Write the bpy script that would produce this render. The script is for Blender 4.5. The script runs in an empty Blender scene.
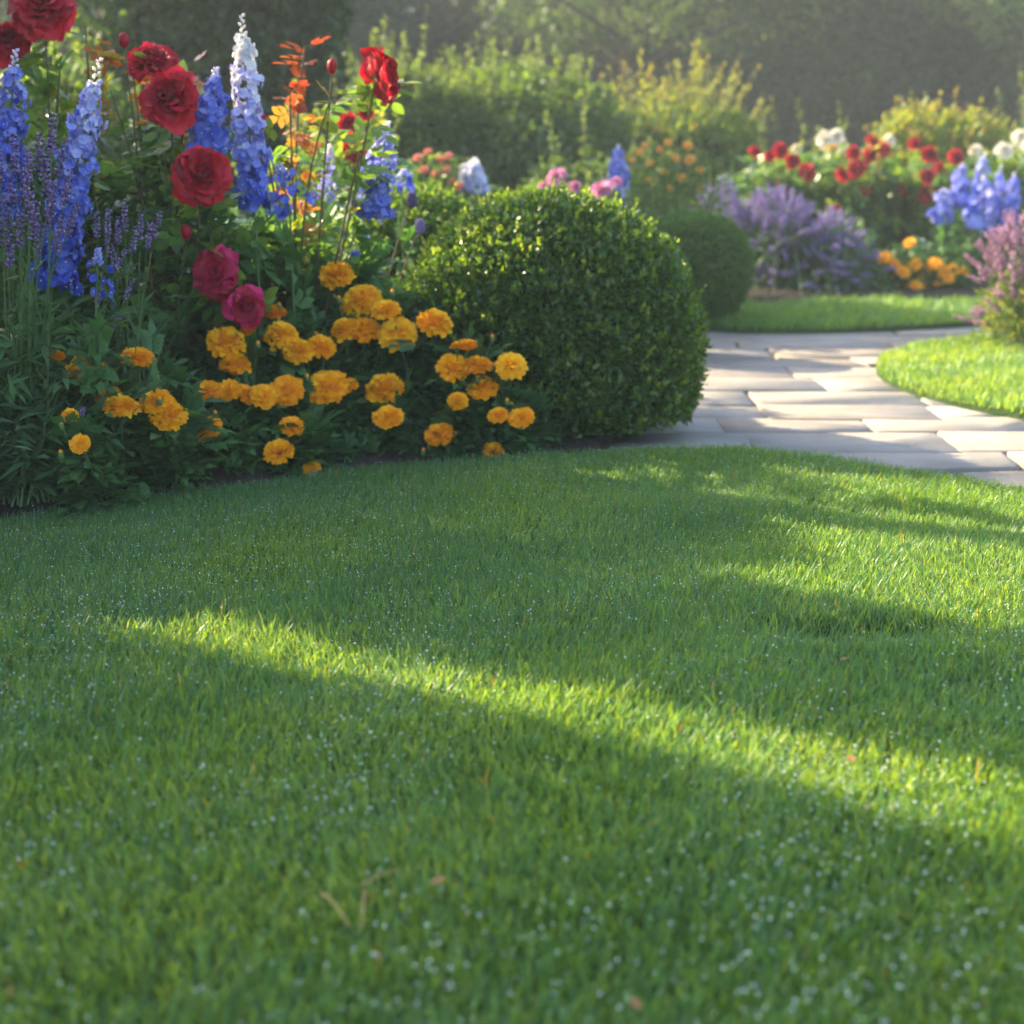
import bpy, math
import numpy as np
from mathutils import Vector
R = math.radians
rng = np.random.default_rng(7)
S = bpy.context.scene
C = S.collection

# ------------------------------------------------------------------ camera
CAM_H, PITCH, FPX = 0.70, 14.8, 1407.0
cam_d = bpy.data.cameras.new('camera'); cam = bpy.data.objects.new('camera', cam_d); C.objects.link(cam)
cam.location = (0, 0, CAM_H); cam.rotation_euler = (R(90 - PITCH), 0, 0)
cam_d.sensor_width = 36; cam_d.lens = 36 * FPX / 1024; cam_d.clip_start = 0.05; cam_d.clip_end = 400
cam_d.dof.use_dof = True; cam_d.dof.focus_distance = 2.3; cam_d.dof.aperture_fstop = 3.6
S.camera = cam
# ------------------------------------------------------------------ light
SUN_EL = 31.5
TO_SUN = np.array([-0.866, 0.50, 0.0]); TO_SUN /= np.linalg.norm(TO_SUN)
sd = TO_SUN * math.cos(R(SUN_EL)); sd[2] = math.sin(R(SUN_EL))
w = bpy.data.worlds.new('World'); S.world = w; w.use_nodes = True
nt = w.node_tree; bg = nt.nodes['Background']
sky = nt.nodes.new('ShaderNodeTexSky'); sky.sky_type = 'NISHITA'; sky.sun_disc = False
sky.sun_elevation = R(SUN_EL); sky.sun_rotation = math.atan2(TO_SUN[0], TO_SUN[1])
sky.air_density = 1.0; sky.dust_density = 2.5
nt.links.new(sky.outputs[0], bg.inputs[0]); bg.inputs[1].default_value = 0.15
sl = bpy.data.lights.new('sun', 'SUN'); so = bpy.data.objects.new('sun', sl); C.objects.link(so)
sl.energy = 5.0; sl.angle = R(0.5); sl.color = (1.0, 0.82, 0.50)
so.rotation_euler = Vector(sd).to_track_quat('Z', 'Y').to_euler(); so.location = (-4, 3, 5)
S.view_settings.view_transform = 'Standard'; S.view_settings.look = 'None'
S.view_settings.exposure = 1.95; S.view_settings.gamma = 1
cy = S.cycles
cy.use_denoising = True
try: cy.denoiser = 'OPENIMAGEDENOISE'
except Exception: pass
cy.max_bounces = 7; cy.diffuse_bounces = 4; cy.glossy_bounces = 2; cy.transmission_bounces = 5
cy.transparent_max_bounces = 4; cy.volume_bounces = 0; cy.caustics_reflective = False; cy.caustics_refractive = False
cy.sample_clamp_indirect = 6

# ------------------------------------------------------------------ placing
cp, sp_ = math.cos(R(PITCH)), math.sin(R(PITCH))
def ray(px, py):
    u, v = (px - 512) / FPX, (512 - py) / FPX
    return np.array([u, cp + v * sp_, -sp_ + v * cp])
def at(px, py, Y):
    r = ray(px, py); return np.array([0, 0, CAM_H]) + r * (Y / r[1])
def G(px, py, z=0.0):
    r = ray(px, py); return (np.array([0, 0, CAM_H]) + r * ((z - CAM_H) / r[2]))[:2]
def px2m(p, Y): return p * Y / (cp * FPX)

# ------------------------------------------------------------------ mesh kit
def unit(v): return v / (np.linalg.norm(v, axis=-1, keepdims=True) + 1e-9)
class MB:
    def __init__(s): s.v = []; s.f = []; s.m = []; s.t = []; s.n = 0
    def raw(s, verts, faces, mat=0, tint=0.5):
        """faces: list of (k,n) int arrays, one per polygon size"""
        verts = np.asarray(verts, float).reshape(-1, 3)
        tt = np.broadcast_to(np.asarray(tint, float), (len(verts),))
        for f in faces:
            f = np.asarray(f, int)
            if len(f): s.f.append(f + s.n); s.m.append(np.full(len(f), mat) if np.isscalar(mat) else mat)
        s.v.append(verts); s.t.append(tt); s.n += len(verts)
    def inst(s, tpl, pos, ax, nr, scale, tint, mat=0, wid=1.0):
        """copies of template (verts, faces): y along ax, z along nr"""
        V, F = tpl; pos = np.atleast_2d(pos); N = len(pos)
        if N == 0: return
        ax = unit(np.broadcast_to(ax, (N, 3)).astype(float)); nr = np.broadcast_to(nr, (N, 3)).astype(float)
        nr = unit(nr - ax * (ax * nr).sum(1, keepdims=True)); x = np.cross(ax, nr)
        sc = np.broadcast_to(scale, (N,))[:, None, None]
        wd = np.broadcast_to(wid, (N,))[:, None, None]
        P = pos[:, None] + sc * (V[None, :, 0:1] * wd * x[:, None] + V[None, :, 1:2] * ax[:, None] + V[None, :, 2:3] * nr[:, None])
        k = len(V); off = (np.arange(N) * k)[:, None, None]
        tt = np.repeat(np.broadcast_to(tint, (N,)), k)
        s.raw(P.reshape(-1, 3), [(np.asarray(f)[None] + off).reshape(-1, len(f[0])) for f in F], mat, tt)
    def tube(s, pts, r0, r1, mat=0, tint=0.5, sides=5):
        pts = np.asarray(pts, float); n = len(pts)
        d = unit(np.gradient(pts, axis=0)); ref = np.array([0.3, 1, 0.2])
        a = unit(np.cross(d, ref)); b = np.cross(d, a)
        rr = np.linspace(r0, r1, n)[:, None, None]; th = np.linspace(0, 2 * math.pi, sides, endpoint=False)
        P = pts[:, None] + rr * (np.cos(th)[None, :, None] * a[:, None] + np.sin(th)[None, :, None] * b[:, None])
        i, j = np.meshgrid(np.arange(n - 1), np.arange(sides), indexing='ij'); jn = (j + 1) % sides
        f = np.stack([i * sides + j, i * sides + jn, (i + 1) * sides + jn, (i + 1) * sides + j], -1).reshape(-1, 4)
        s.raw(P.reshape(-1, 3), [f], mat, tint)
    def build(s, name, mats, parent=None, smooth=True, z0=None):
        me = bpy.data.meshes.new(name)
        V = np.concatenate(s.v) if s.v else np.zeros((0, 3))
        if z0 is not None: V = V - np.asarray(z0)
        tot = np.concatenate([np.full(len(f), f.shape[1]) for f in s.f]); lv = np.concatenate([f.ravel() for f in s.f])
        me.vertices.add(len(V)); me.vertices.foreach_set('co', V.astype(np.float32).ravel())
        me.loops.add(len(lv)); me.loops.foreach_set('vertex_index', lv.astype(np.int32))
        me.polygons.add(len(tot)); st = np.concatenate([[0], np.cumsum(tot)[:-1]])
        me.polygons.foreach_set('loop_start', st.astype(np.int32)); me.polygons.foreach_set('loop_total', tot.astype(np.int32))
        me.polygons.foreach_set('material_index', np.concatenate(s.m).astype(np.int32))
        if smooth: me.polygons.foreach_set('use_smooth', np.ones(len(tot), bool))
        at_ = me.attributes.new('tint', 'FLOAT', 'POINT'); at_.data.foreach_set('value', np.concatenate(s.t).astype(np.float32))
        me.update(calc_edges=True)
        for m in (mats if isinstance(mats, (list, tuple)) else [mats]): me.materials.append(m)
        o = bpy.data.objects.new(name, me); C.objects.link(o)
        if parent: o.parent = parent
        return o
def tag(o, label=None, cat=None, group=None, kind=None):
    if label: o['label'] = label
    if cat: o['category'] = cat
    if group: o['group'] = group
    if kind: o['kind'] = kind
    return o
def empty(name, loc, label, cat, group=None, rz=0.0):
    o = bpy.data.objects.new(name, None); C.objects.link(o); o.location = tuple(loc); o.rotation_euler.z = rz
    o.empty_display_size = 0.1
    return tag(o, label, cat, group)
def part(mb, name, mats, root, label=None):
    """mesh built in world coordinates, made local to its thing"""
    o = mb.build(name, mats, root, z0=np.array(root.location)); 
    if label: o['label'] = label
    return o

# ------------------------------------------------------------------ materials
def leafmat(name, cols, trans=0.35, tcol=None, rough=0.45, spec=0.4, tgain=1.5):
    m = bpy.data.materials.new(name); m.use_nodes = True; t = m.node_tree; N = t.nodes; L = t.links
    p = N['Principled BSDF']; out = N['Material Output']
    a = N.new('ShaderNodeAttribute'); a.attribute_name = 'tint'
    r = N.new('ShaderNodeValToRGB'); e = r.color_ramp.elements
    while len(e) < len(cols): e.new(0.5)
    for i, c in enumerate(cols): e[i].position = i / max(1, len(cols) - 1); e[i].color = (*c, 1)
    L.new(a.outputs['Fac'], r.inputs[0])
    n = N.new('ShaderNodeTexNoise'); n.inputs['Scale'].default_value = 60; n.inputs['Detail'].default_value = 2
    mp = N.new('ShaderNodeMapRange'); mp.inputs[3].default_value = 0.75; mp.inputs[4].default_value = 1.25
    L.new(n.outputs['Fac'], mp.inputs[0])
    tc = N.new('ShaderNodeTexCoord'); L.new(tc.outputs['Object'], n.inputs['Vector'])
    mx = N.new('ShaderNodeVectorMath'); mx.operation = 'SCALE'
    L.new(r.outputs[0], mx.inputs[0]); L.new(mp.outputs[0], mx.inputs['Scale'])
    L.new(mx.outputs[0], p.inputs['Base Color'])
    p.inputs['Roughness'].default_value = rough; p.inputs['Specular IOR Level'].default_value = spec
    if trans > 0:
        tr = N.new('ShaderNodeBsdfTranslucent'); ms = N.new('ShaderNodeMixShader'); ms.inputs[0].default_value = trans
        m2 = N.new('ShaderNodeVectorMath'); m2.operation = 'MULTIPLY'
        tcv = tcol or (1.25, 1.15, 0.5); m2.inputs[1].default_value = tuple(tgain * x for x in tcv)
        L.new(mx.outputs[0], m2.inputs[0]); L.new(m2.outputs[0], tr.inputs[0])
        L.new(p.outputs[0], ms.inputs[1]); L.new(tr.outputs[0], ms.inputs[2]); L.new(ms.outputs[0], out.inputs[0])
    return m
PT = (1.1, 1.0, 1.0)
M = {}
M['grass'] = leafmat('grass_blade', [(0.042, .145, .062), (.060, .19, .074), (.10, .25, .085), (.22, .25, .09), (.30, .18, .07)], .53, (2.5, 1.3, .22), .38, .5, 1.85)
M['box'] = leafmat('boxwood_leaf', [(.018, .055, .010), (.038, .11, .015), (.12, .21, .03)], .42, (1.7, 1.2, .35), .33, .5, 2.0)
M['boxfar'] = leafmat('yew_leaf', [(.03, .08, .016), (.06, .15, .024), (.10, .21, .035)], .35, None, .5, .3)
M['rose_leaf'] = leafmat('rose_leaf', [(.03, .085, .032), (.065, .17, .048), (.15, .27, .04), (.27, .20, .035), (.30, .10, .035), (.20, .035, .03)], .4, (1.4, 1.15, .5), .36, .5, 1.6)
M['marigold_leaf'] = leafmat('marigold_leaf', [(.03, .085, .028), (.065, .165, .045), (.11, .24, .065)], .3, None, .5, .35)
M['lance_leaf'] = leafmat('lance_leaf', [(.04, .10, .04), (.075, .165, .065), (.13, .24, .09)], .3, None, .5, .35)
M['hedge'] = leafmat('hedge_leaf', [(.03, .075, .022), (.075, .15, .03), (.16, .24, .045)], .45, (1.5, 1.2, .4), .45, .45, 1.7)
M['bright'] = leafmat('bright_leaf', [(.06, .13, .02), (.13, .21, .03), (.22, .28, .04), (.30, .16, .06)], .45, (1.4, 1.15, .4), .45, .4, 1.5)
M['tree'] = leafmat('tree_leaf', [(.012, .036, .014), (.035, .08, .028), (.09, .15, .045)], .3, None, .5, .35)
M['tree2'] = leafmat('dark_shrub_leaf', [(.015, .045, .014), (.035, .08, .02), (.08, .14, .03)], .4, (1.5, 1.2, .4), .4, .5, 1.5)
M['stem'] = leafmat('green_stem', [(.04, .10, .03), (.09, .16, .05)], 0, None, .5, .4)
M['cane'] = leafmat('brown_cane', [(.06, .05, .02), (.16, .12, .06)], 0, None, .6, .3)
M['bark'] = leafmat('bark', [(.03, .022, .016), (.08, .06, .045)], 0, None, .9, .1)
M['core'] = leafmat('dark_core', [(.010, .020, .008), (.02, .03, .012)], 0, None, .95, .05)  # solid dark lump: shade inside the shrubs put into its colour
M['marigold'] = leafmat('marigold_petal', [(.80, .26, .001), (.93, .43, .003), (.96, .57, .010)], .25, (1.1, .95, .6), .5, .25, 1.2)
M['red'] = leafmat('red_petal', [(.15, .001, .012), (.42, .002, .022), (.66, .010, .035)], .3, (1.2, .8, .8), .5, .3, 1.2)
M['magenta'] = leafmat('magenta_petal', [(.18, .001, .015), (.42, .002, .04), (.68, .02, .16)], .3, (1.1, .9, 1.1), .5, .3, 1.2)
M['blue'] = leafmat('blue_petal', [(.05, .09, .52), (.16, .21, .68), (.36, .38, .77), (.66, .67, .84), (.85, .85, .80)], .3, PT, .5, .2, 1.15)
M['lavender'] = leafmat('lavender_bud', [(.10, .06, .17), (.22, .15, .34), (.38, .28, .52)], .2, PT, .7, .2, 1.1)
M['violet'] = leafmat('catmint_bud', [(.15, .10, .30), (.27, .20, .46), (.42, .34, .63)], .3, PT, .6, .2, 1.2)
M['pink'] = leafmat('pink_petal', [(.45, .12, .28), (.62, .24, .42), (.75, .42, .55)], .3, PT, .6, .2, 1.2)
M['yellow'] = leafmat('daisy_petal', [(.60, .26, .03), (.72, .38, .06), (.78, .48, .12)], .25, (1.1, .95, .6), .5, .25, 1.2)
M['coral'] = leafmat('coral_petal', [(.50, .12, .08), (.65, .22, .15), (.7, .35, .25)], .3, PT, .6, .2, 1.2)
M['white'] = leafmat('white_petal', [(.62, .56, .40), (.78, .74, .60), (.85, .83, .75)], .3, PT, .6, .2, 1.1)
M['dew'] = bpy.data.materials.new('dew'); M['dew'].use_nodes = True
q = M['dew'].node_tree.nodes['Principled BSDF']; q.inputs['Base Color'].default_value = (.86, .92, .90, 1)  # nearly opaque white drops: their sparkle is put into the colour
q.inputs['Roughness'].default_value = .06; q.inputs['IOR'].default_value = 1.33; q.inputs['Transmission Weight'].default_value = .1
q.inputs['Specular IOR Level'].default_value = 1.0
def groundmat(name, stops, scale=8, rough=.9, bump=.3, detail=6, fine=120):
    m = bpy.data.materials.new(name); m.use_nodes = True; t = m.node_tree; N = t.nodes; L = t.links; p = N['Principled BSDF']
    tc = N.new('ShaderNodeTexCoord'); n = N.new('ShaderNodeTexNoise'); n.inputs['Scale'].default_value = scale; n.inputs['Detail'].default_value = detail
    n.inputs['Roughness'].default_value = .65
    r = N.new('ShaderNodeValToRGB'); e = r.color_ramp.elements
    while len(e) < len(stops): e.new(.5)
    for i, c in enumerate(stops): e[i].position = .3 + .4 * i / (len(stops) - 1); e[i].color = (*c, 1)
    L.new(tc.outputs['Object'], n.inputs['Vector']); L.new(n.outputs['Fac'], r.inputs[0]); L.new(r.outputs[0], p.inputs['Base Color'])
    n2 = N.new('ShaderNodeTexNoise'); n2.inputs['Scale'].default_value = fine; n2.inputs['Detail'].default_value = 4; L.new(tc.outputs['Object'], n2.inputs['Vector'])
    b = N.new('ShaderNodeBump'); b.inputs['Strength'].default_value = bump; b.inputs['Distance'].default_value = .01
    L.new(n2.outputs['Fac'], b.inputs['Height']); L.new(b.outputs[0], p.inputs['Normal'])
    p.inputs['Roughness'].default_value = rough; p.inputs['Specular IOR Level'].default_value = .25
    return m
M['soil'] = groundmat('soil', [(.012, .009, .007), (.03, .022, .016), (.05, .038, .028)], 14, .95, .8)
M['thatch'] = groundmat('lawn_thatch', [(.02, .05, .014), (.035, .075, .02), (.05, .07, .025)], 40, .95, .8)
M['field'] = groundmat('meadow_ground', [(.03, .07, .02), (.05, .10, .025)], 3, .95, .5)

def stone_mat():
    m = bpy.data.materials.new('sandstone_flag'); m.use_nodes = True; t = m.node_tree; N = t.nodes; L = t.links; p = N['Principled BSDF']
    tc = N.new('ShaderNodeTexCoord'); a = N.new('ShaderNodeAttribute'); a.attribute_name = 'tint'
    r = N.new('ShaderNodeValToRGB'); e = r.color_ramp.elements; e.new(.5)
    for i, c in enumerate([(.235, .20, .17), (.27, .24, .21), (.25, .23, .205)]): e[i].position = i / 2; e[i].color = (*c, 1)
    L.new(a.outputs['Fac'], r.inputs[0])
    n = N.new('ShaderNodeTexNoise'); n.inputs['Scale'].default_value = 5; n.inputs['Detail'].default_value = 9; n.inputs['Roughness'].default_value = .7
    L.new(tc.outputs['Object'], n.inputs['Vector'])
    mp = N.new('ShaderNodeMapRange'); mp.inputs[1].default_value = .3; mp.inputs[2].default_value = .7; mp.inputs[3].default_value = .7; mp.inputs[4].default_value = 1.15
    L.new(n.outputs['Fac'], mp.inputs[0]); mx = N.new('ShaderNodeVectorMath'); mx.operation = 'SCALE'
    L.new(r.outputs[0], mx.inputs[0]); L.new(mp.outputs[0], mx.inputs['Scale']); L.new(mx.outputs[0], p.inputs['Base Color'])
    b = N.new('ShaderNodeBump'); b.inputs['Strength'].default_value = .5; b.inputs['Distance'].default_value = .012
    n2 = N.new('ShaderNodeTexNoise'); n2.inputs['Scale'].default_value = 9; n2.inputs['Detail'].default_value = 8; L.new(tc.outputs['Object'], n2.inputs['Vector'])
    L.new(n2.outputs['Fac'], b.inputs['Height']); L.new(b.outputs[0], p.inputs['Normal']); p.inputs['Roughness'].default_value = .75
    return m
M['stone'] = stone_mat()

# ------------------------------------------------------------------ templates
import bmesh
bm = bmesh.new(); bmesh.ops.create_icosphere(bm, subdivisions=2, radius=1); IV = np.array([tuple(v.co) for v in bm.verts]); IF = np.array([[v.index for v in f.verts] for f in bm.faces]); bm.free()
def tri(*f): return np.array(f)
LEAF = (np.array([[0, 0, 0], [.27, .42, .10], [0, 1, -.06], [-.27, .42, .10], [0, .5, 0]]), [tri([0, 1, 2, 4], [0, 4, 2, 3])])
LEAFN = (np.array([[0, 0, 0], [.10, .4, .03], [0, 1, -.18], [-.10, .4, .03], [0, .5, -.02]]), [tri([0, 1, 2, 4], [0, 4, 2, 3])])
OVAL = (np.array([[0, 0, 0], [.22, .22, .05], [.30, .52, .07], [.17, .82, .03], [0, 1, -.05], [-.17, .82, .03], [-.30, .52, .07], [-.22, .22, .05], [0, .25, 0], [0, .55, 0], [0, .82, -.01]]),
        [tri([0, 1, 8, 7], [1, 2, 9, 8], [2, 3, 10, 9], [8, 9, 6, 7], [9, 10, 5, 6]), tri([3, 4, 10], [4, 5, 10])])
def merge(tpls):
    """list of (tpl, origin, ax, nr, scale)"""
    vs, fs, n = [], {}, 0
    for (V, F), o, a, nn, s in tpls:
        a = unit(np.array(a, float)); nn = np.array(nn, float); nn = unit(nn - a * a.dot(nn)); x = np.cross(a, nn)
        vs.append(np.array(o) + s * (V[:, :1] * x + V[:, 1:2] * a + V[:, 2:3] * nn))
        for f in F:
            fs.setdefault(f.shape[1], []).append(f + n)
        n += len(V)
    return np.concatenate(vs), [np.concatenate(f) for f in fs.values()]
def pinnate(tpl, pairs, size, drop=.12, spread=.9):
    L = [(tpl, (0, 1 - size, -drop), (0, 1, -.1), (0, 0, 1), size)]
    for i in range(pairs):
        y = .22 + (1 - size - .22) * i / max(1, pairs - 0.0)
        for s in (-1, 1):
            L.append((tpl, (0, y, -drop * y), (s * spread, .5, -.05), (0, 0, 1), size * (.75 + .25 * i / pairs)))
    w_ = .012; L.append(((np.array([[-w_, 0, 0], [w_, 0, 0], [w_, 1 - size, -drop], [-w_, 1 - size, -drop]]), [tri([0, 1, 2, 3])]), (0, 0, 0), (0, 1, 0), (0, 0, 1), 1))
    return merge(L)
MLEAF = pinnate(LEAF, 4, .42)          # marigold: cut leaf
RLEAF = pinnate(OVAL, 2, .48)          # rose: five leaflets
def petal(nu=4, nv=4, w=.5, cup=.5, curl=.3, ruf=.05, seed=0):
    g = np.random.default_rng(seed); u = np.linspace(-1, 1, nu + 1); v = np.linspace(0, 1, nv + 1); U, V_ = np.meshgrid(u, v)
    wid = w * np.sin(np.clip(V_ * 1.9 + .35, 0, 2.5)) ** .7
    X = U * wid; Y = V_ * (1 - .12 * U ** 2); Z = cup * (U * wid) ** 2 * 1.2 + .35 * cup * V_ ** 2 - curl * np.clip(V_ - .6, 0, 1) ** 2 * 2
    Z = Z + ruf * g.normal(size=Z.shape) * V_; Y = Y + ruf * .8 * g.normal(size=Z.shape) * (V_ > .9)
    P = np.stack([X, Y, Z], -1).reshape(-1, 3); i, j = np.meshgrid(np.arange(nv), np.arange(nu), indexing='ij'); k = nu + 1
    return P, [np.stack([i * k + j, i * k + j + 1, (i + 1) * k + j + 1, (i + 1) * k + j], -1).reshape(-1, 4)]
def finish_bloom(b, name, mats, nmain):
    V = np.concatenate(b.v[:nmain]); r_ = np.percentile(np.hypot(V[:, 0], V[:, 1]), 97)
    b.v = [v / r_ for v in b.v]; o = b.build(name, mats); me = o.data; bpy.data.objects.remove(o); return me
def rose_mesh(name, seed, mat, layers=9, openness=1.0, nuv=5):
    """bloom of unit radius facing +z: guard petals low and reflexed, inner ones cupped to a tight heart"""
    g = np.random.default_rng(seed); b = MB(); P = [petal(nuv + 1, nuv, .56, .75, .9, .07, seed * 10 + i) for i in range(4)]
    th = 0
    for l in range(layers):
        f = l / (layers - 1); n = int(round(8 - 3 * f)); tilt = R(-12 + 96 * f ** .75) / openness; ln = .86 - .36 * f
        for i in range(n):
            th += 2 * math.pi / n + g.normal() * .16
            t_ = tilt + g.normal() * .12
            d = np.array([math.cos(th) * math.cos(t_), math.sin(th) * math.cos(t_), math.sin(t_)])
            nn = np.array([-math.cos(th) * math.sin(t_), -math.sin(th) * math.sin(t_), math.cos(t_)]) + g.normal(size=3) * .12
            q0 = .24 * (1 - f); o = np.array([math.cos(th) * q0, math.sin(th) * q0, -.25 + .22 * f])
            b.inst(P[(i + l) % 4], o[None], d, nn, ln * (1 + .1 * g.normal()), np.clip(.70 - .45 * f + g.normal() * .20, 0, 1), 0, 1 - .2 * f)
    nm = len(b.v)
    for i in range(5):
        a = i * 1.2566; b.inst(LEAFN, np.array([[0, 0, -.36]]), (math.cos(a), math.sin(a), -.25), (0, 0, 1), .45, .4, 1, 1.4)
    return finish_bloom(b, name, [mat, M['stem']], nm)
def pompon_mesh(name, seed, mat, n=190, h=.66, w=.36, nuv=2, to=0.0):
    """marigold head of unit radius: a dome packed with short frilled petals"""
    g = np.random.default_rng(seed); b = MB(); P = [petal(nuv + 1, nuv, w, .5, .5, .10, seed * 7 + i) for i in range(3)]
    ga = 2.39996
    for k in range(3):
        i = np.arange(k, n, 3); f = (i + .5) / n
        th = i * ga + g.normal(size=len(i)) * .15; el = np.arcsin(np.clip(1 - f * 1.12, -.12, 1)) + g.normal(size=len(i)) * .07
        d = np.stack([np.cos(th) * np.cos(el), np.sin(th) * np.cos(el), np.sin(el)], 1)
        nn = np.stack([-np.cos(th) * np.sin(el), -np.sin(th) * np.sin(el), np.cos(el)], 1)
        pos = d * .55; lean = unit(d + nn * (-.15) + .18 * g.normal(size=d.shape))
        b.inst(P[k], pos, lean, nn + .35 * g.normal(size=nn.shape), .42 * (1 + .12 * g.normal(size=len(i))), np.clip(to + .30 + .45 * g.random(len(i)) + .25 * np.sin(el), 0, 1))
    nm = len(b.v); b.raw(IV * .62, [IF], 0, .05)
    for q in range(len(b.v)): b.v[q] = b.v[q] * np.array([1, 1, h])
    a = np.linspace(0, 6.283, 8, endpoint=False); ring = lambda r, z: np.stack([r * np.cos(a), r * np.sin(a), np.full(8, z)], 1)
    vv = np.concatenate([ring(.42, -.08), ring(.30, -.40), ring(.08, -.62)]); ff = [[i + 8 * k, (i + 1) % 8 + 8 * k, (i + 1) % 8 + 8 * k + 8, i + 8 * k + 8] for k in range(2) for i in range(8)]
    b.raw(vv, [np.array(ff)], 1, .5)
    return finish_bloom(b, name, [mat, M['stem']], nm)
ROSE = [rose_mesh('rose_bloom', 11 + i, M['red'], 9, 1.0 + .1 * i) for i in range(3)]
ROSEM = [rose_mesh('rose_bloom', 21 + i, M['magenta'], 9, 1.05) for i in range(2)]
ROSEW = [rose_mesh('rose_bloom', 31 + i, M['white'], 6, 1.1, 3) for i in range(2)]
ROSEP = [rose_mesh('peony_bloom', 35 + i, M['pink'], 6, 1.1, 3) for i in range(1)]
POM = [pompon_mesh('marigold_bloom', 41 + i, M['marigold'], 150 + 15 * i, .62 + .10 * (i % 3), to=(-.25, .0, .2, -.1, .3, .1)[i]) for i in range(6)]
POMG = [pompon_mesh('marigold_bloom', 53, M['marigold'], 60, .6)]
POMF = [pompon_mesh('marigold_bloom', 51, M['yellow'], 60, .6)]
POMC = [pompon_mesh('coral_bloom', 52, M['coral'], 60, .6)]
def bloom(name, mesh, pos, r, facing, root, label=None):
    o = bpy.data.objects.new(name, mesh); C.objects.link(o); o.parent = root
    o.location = tuple(np.array(pos) - np.array(root.location)); o.scale = (r, r, r)
    q_ = Vector(tuple(facing)).to_track_quat('Z', 'Y'); q_.rotate  # spin about its own axis
    from mathutils import Quaternion
    o.rotation_mode = 'QUATERNION'; o.rotation_quaternion = q_ @ Quaternion((0, 0, 1), rng.random() * 6.28)
    if label: o['label'] = label
    return o
def bez(a, b, bow=(0, 0, 0), n=8):
    a, b = np.array(a, float), np.array(b, float); t = np.linspace(0, 1, n)[:, None]
    m = (a + b) / 2 + np.array(bow, float)
    return (1 - t) ** 2 * a + 2 * t * (1 - t) * m + t ** 2 * b
def rdir(n, up=0.0, g=rng):
    d = g.normal(size=(n, 3)); d[:, 2] += up; return unit(d)
def vnoise(P, f, seed=0):
    g = np.random.default_rng(seed); s = 0
    for k in range(5):
        w_ = g.normal(size=3) * f * (1 + k * .5); s = s + np.sin(P @ w_ + g.random() * 6.28) / (1 + k * .4)
    return s / 2.2

# ------------------------------------------------------------------ setting
def chaikin(p, n=3, closed=True):
    p = np.array(p, float)
    for _ in range(n):
        if closed: q_ = np.roll(p, -1, 0)
        else: q_ = p[1:]; 
        a = p if closed else p[:-1]
        r_ = np.stack([.75 * a + .25 * q_, .25 * a + .75 * q_], 1).reshape(-1, 2)
        p = r_ if closed else np.concatenate([p[:1], r_, p[-1:]])
    return p
def inpoly(P, poly):
    x, y = P[:, 0], P[:, 1]; ins = np.zeros(len(P), bool); j = len(poly) - 1
    for i in range(len(poly)):
        xi, yi, xj, yj = *poly[i], *poly[j]
        c = ((yi > y) != (yj > y)) & (x < (xj - xi) * (y - yi) / (yj - yi + 1e-12) + xi); ins ^= c; j = i
    return ins
HOLE = G(862, 632, .03)
def lawn_z(P):
    z = .028 + .006 * vnoise(np.c_[P, np.zeros(len(P))], 2.2, 3) + .003 * vnoise(np.c_[P, np.zeros(len(P))], 9, 4)
    d = (P - HOLE) / np.array([.13, .05]); z = z - .035 * np.exp(-(d ** 2).sum(1))
    return z
def lawn_sheet(name, poly, step, label=None, dz=0.0, rim=1):
    import mathutils
    from mathutils import geometry as mg
    poly = np.array(poly); lo, hi = poly.min(0), poly.max(0)
    gx, gy = np.meshgrid(np.arange(lo[0], hi[0], step), np.arange(lo[1], hi[1], step)); P = np.stack([gx.ravel(), gy.ravel()], 1)
    P = P + rng.normal(size=P.shape) * step * .1
    P = P[inpoly(P, poly * 1.0)]
    # keep interior points off the rim
    seg = np.concatenate([poly, poly[:1]]); d = np.full(len(P), 9.)
    for a, b_ in zip(seg[:-1], seg[1:]):
        ab = b_ - a; tt = np.clip(((P - a) @ ab) / (ab @ ab + 1e-12), 0, 1); d = np.minimum(d, np.linalg.norm(P - a - tt[:, None] * ab, axis=1))
    P = P[d > step * .35]
    allp = np.concatenate([poly, P]); n = len(poly)
    vv, ee, ff, *_ = mg.delaunay_2d_cdt([Vector(p) for p in allp], [(i, (i + 1) % n) for i in range(n)], [], 0, 1e-6)
    vv = np.array([tuple(v) for v in vv]); ff = np.array([f for f in ff if len(f) == 3]); cen = vv[ff].mean(1); ff = ff[inpoly(cen, poly)]
    b = MB(); b.raw(np.c_[vv, lawn_z(vv) + dz], [ff], 0)
    z = lawn_z(poly) + dz; top = np.c_[poly, z]; bot = np.c_[poly, np.full(n, -.05)]; i = np.arange(n)
    b.raw(np.concatenate([top, bot]), [np.stack([i, (i + 1) % n, (i + 1) % n + n, i + n], 1)], rim)
    return tag(b.build(name, [M['thatch'], M['soil']]), label, None, None, 'structure')

edge_px = [(-330, 640), (-200, 575), (-90, 540), (0, 520), (100, 506), (200, 491), (330, 471), (480, 458), (600, 452), (680, 447), (740, 449), (850, 460), (950, 475), (1030, 490), (1200, 520), (1500, 600)]
EDGE = np.array([G(*p, .03) for p in edge_px])
def edgeY(px):
    return float(np.interp(px, [p[0] for p in edge_px], EDGE[:, 1]))
front_poly = np.concatenate([chaikin(EDGE, 2, False), [[2.2, .2], [1.5, -.8], [-2.0, -.8], [-2.3, .8]]])
tag_front = lawn_sheet('lawn', front_poly, .05)
isl = [G(*p, .03) for p in [(990, 334), (930, 338), (885, 350), (873, 363), (895, 380), (955, 396), (1030, 410), (1200, 440), (1500, 455), (1500, 350), (1150, 333)]]
isl_poly = chaikin(isl, 2); lawn_sheet('lawn_island', isl_poly, .12, dz=-.016, rim=0)
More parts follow.
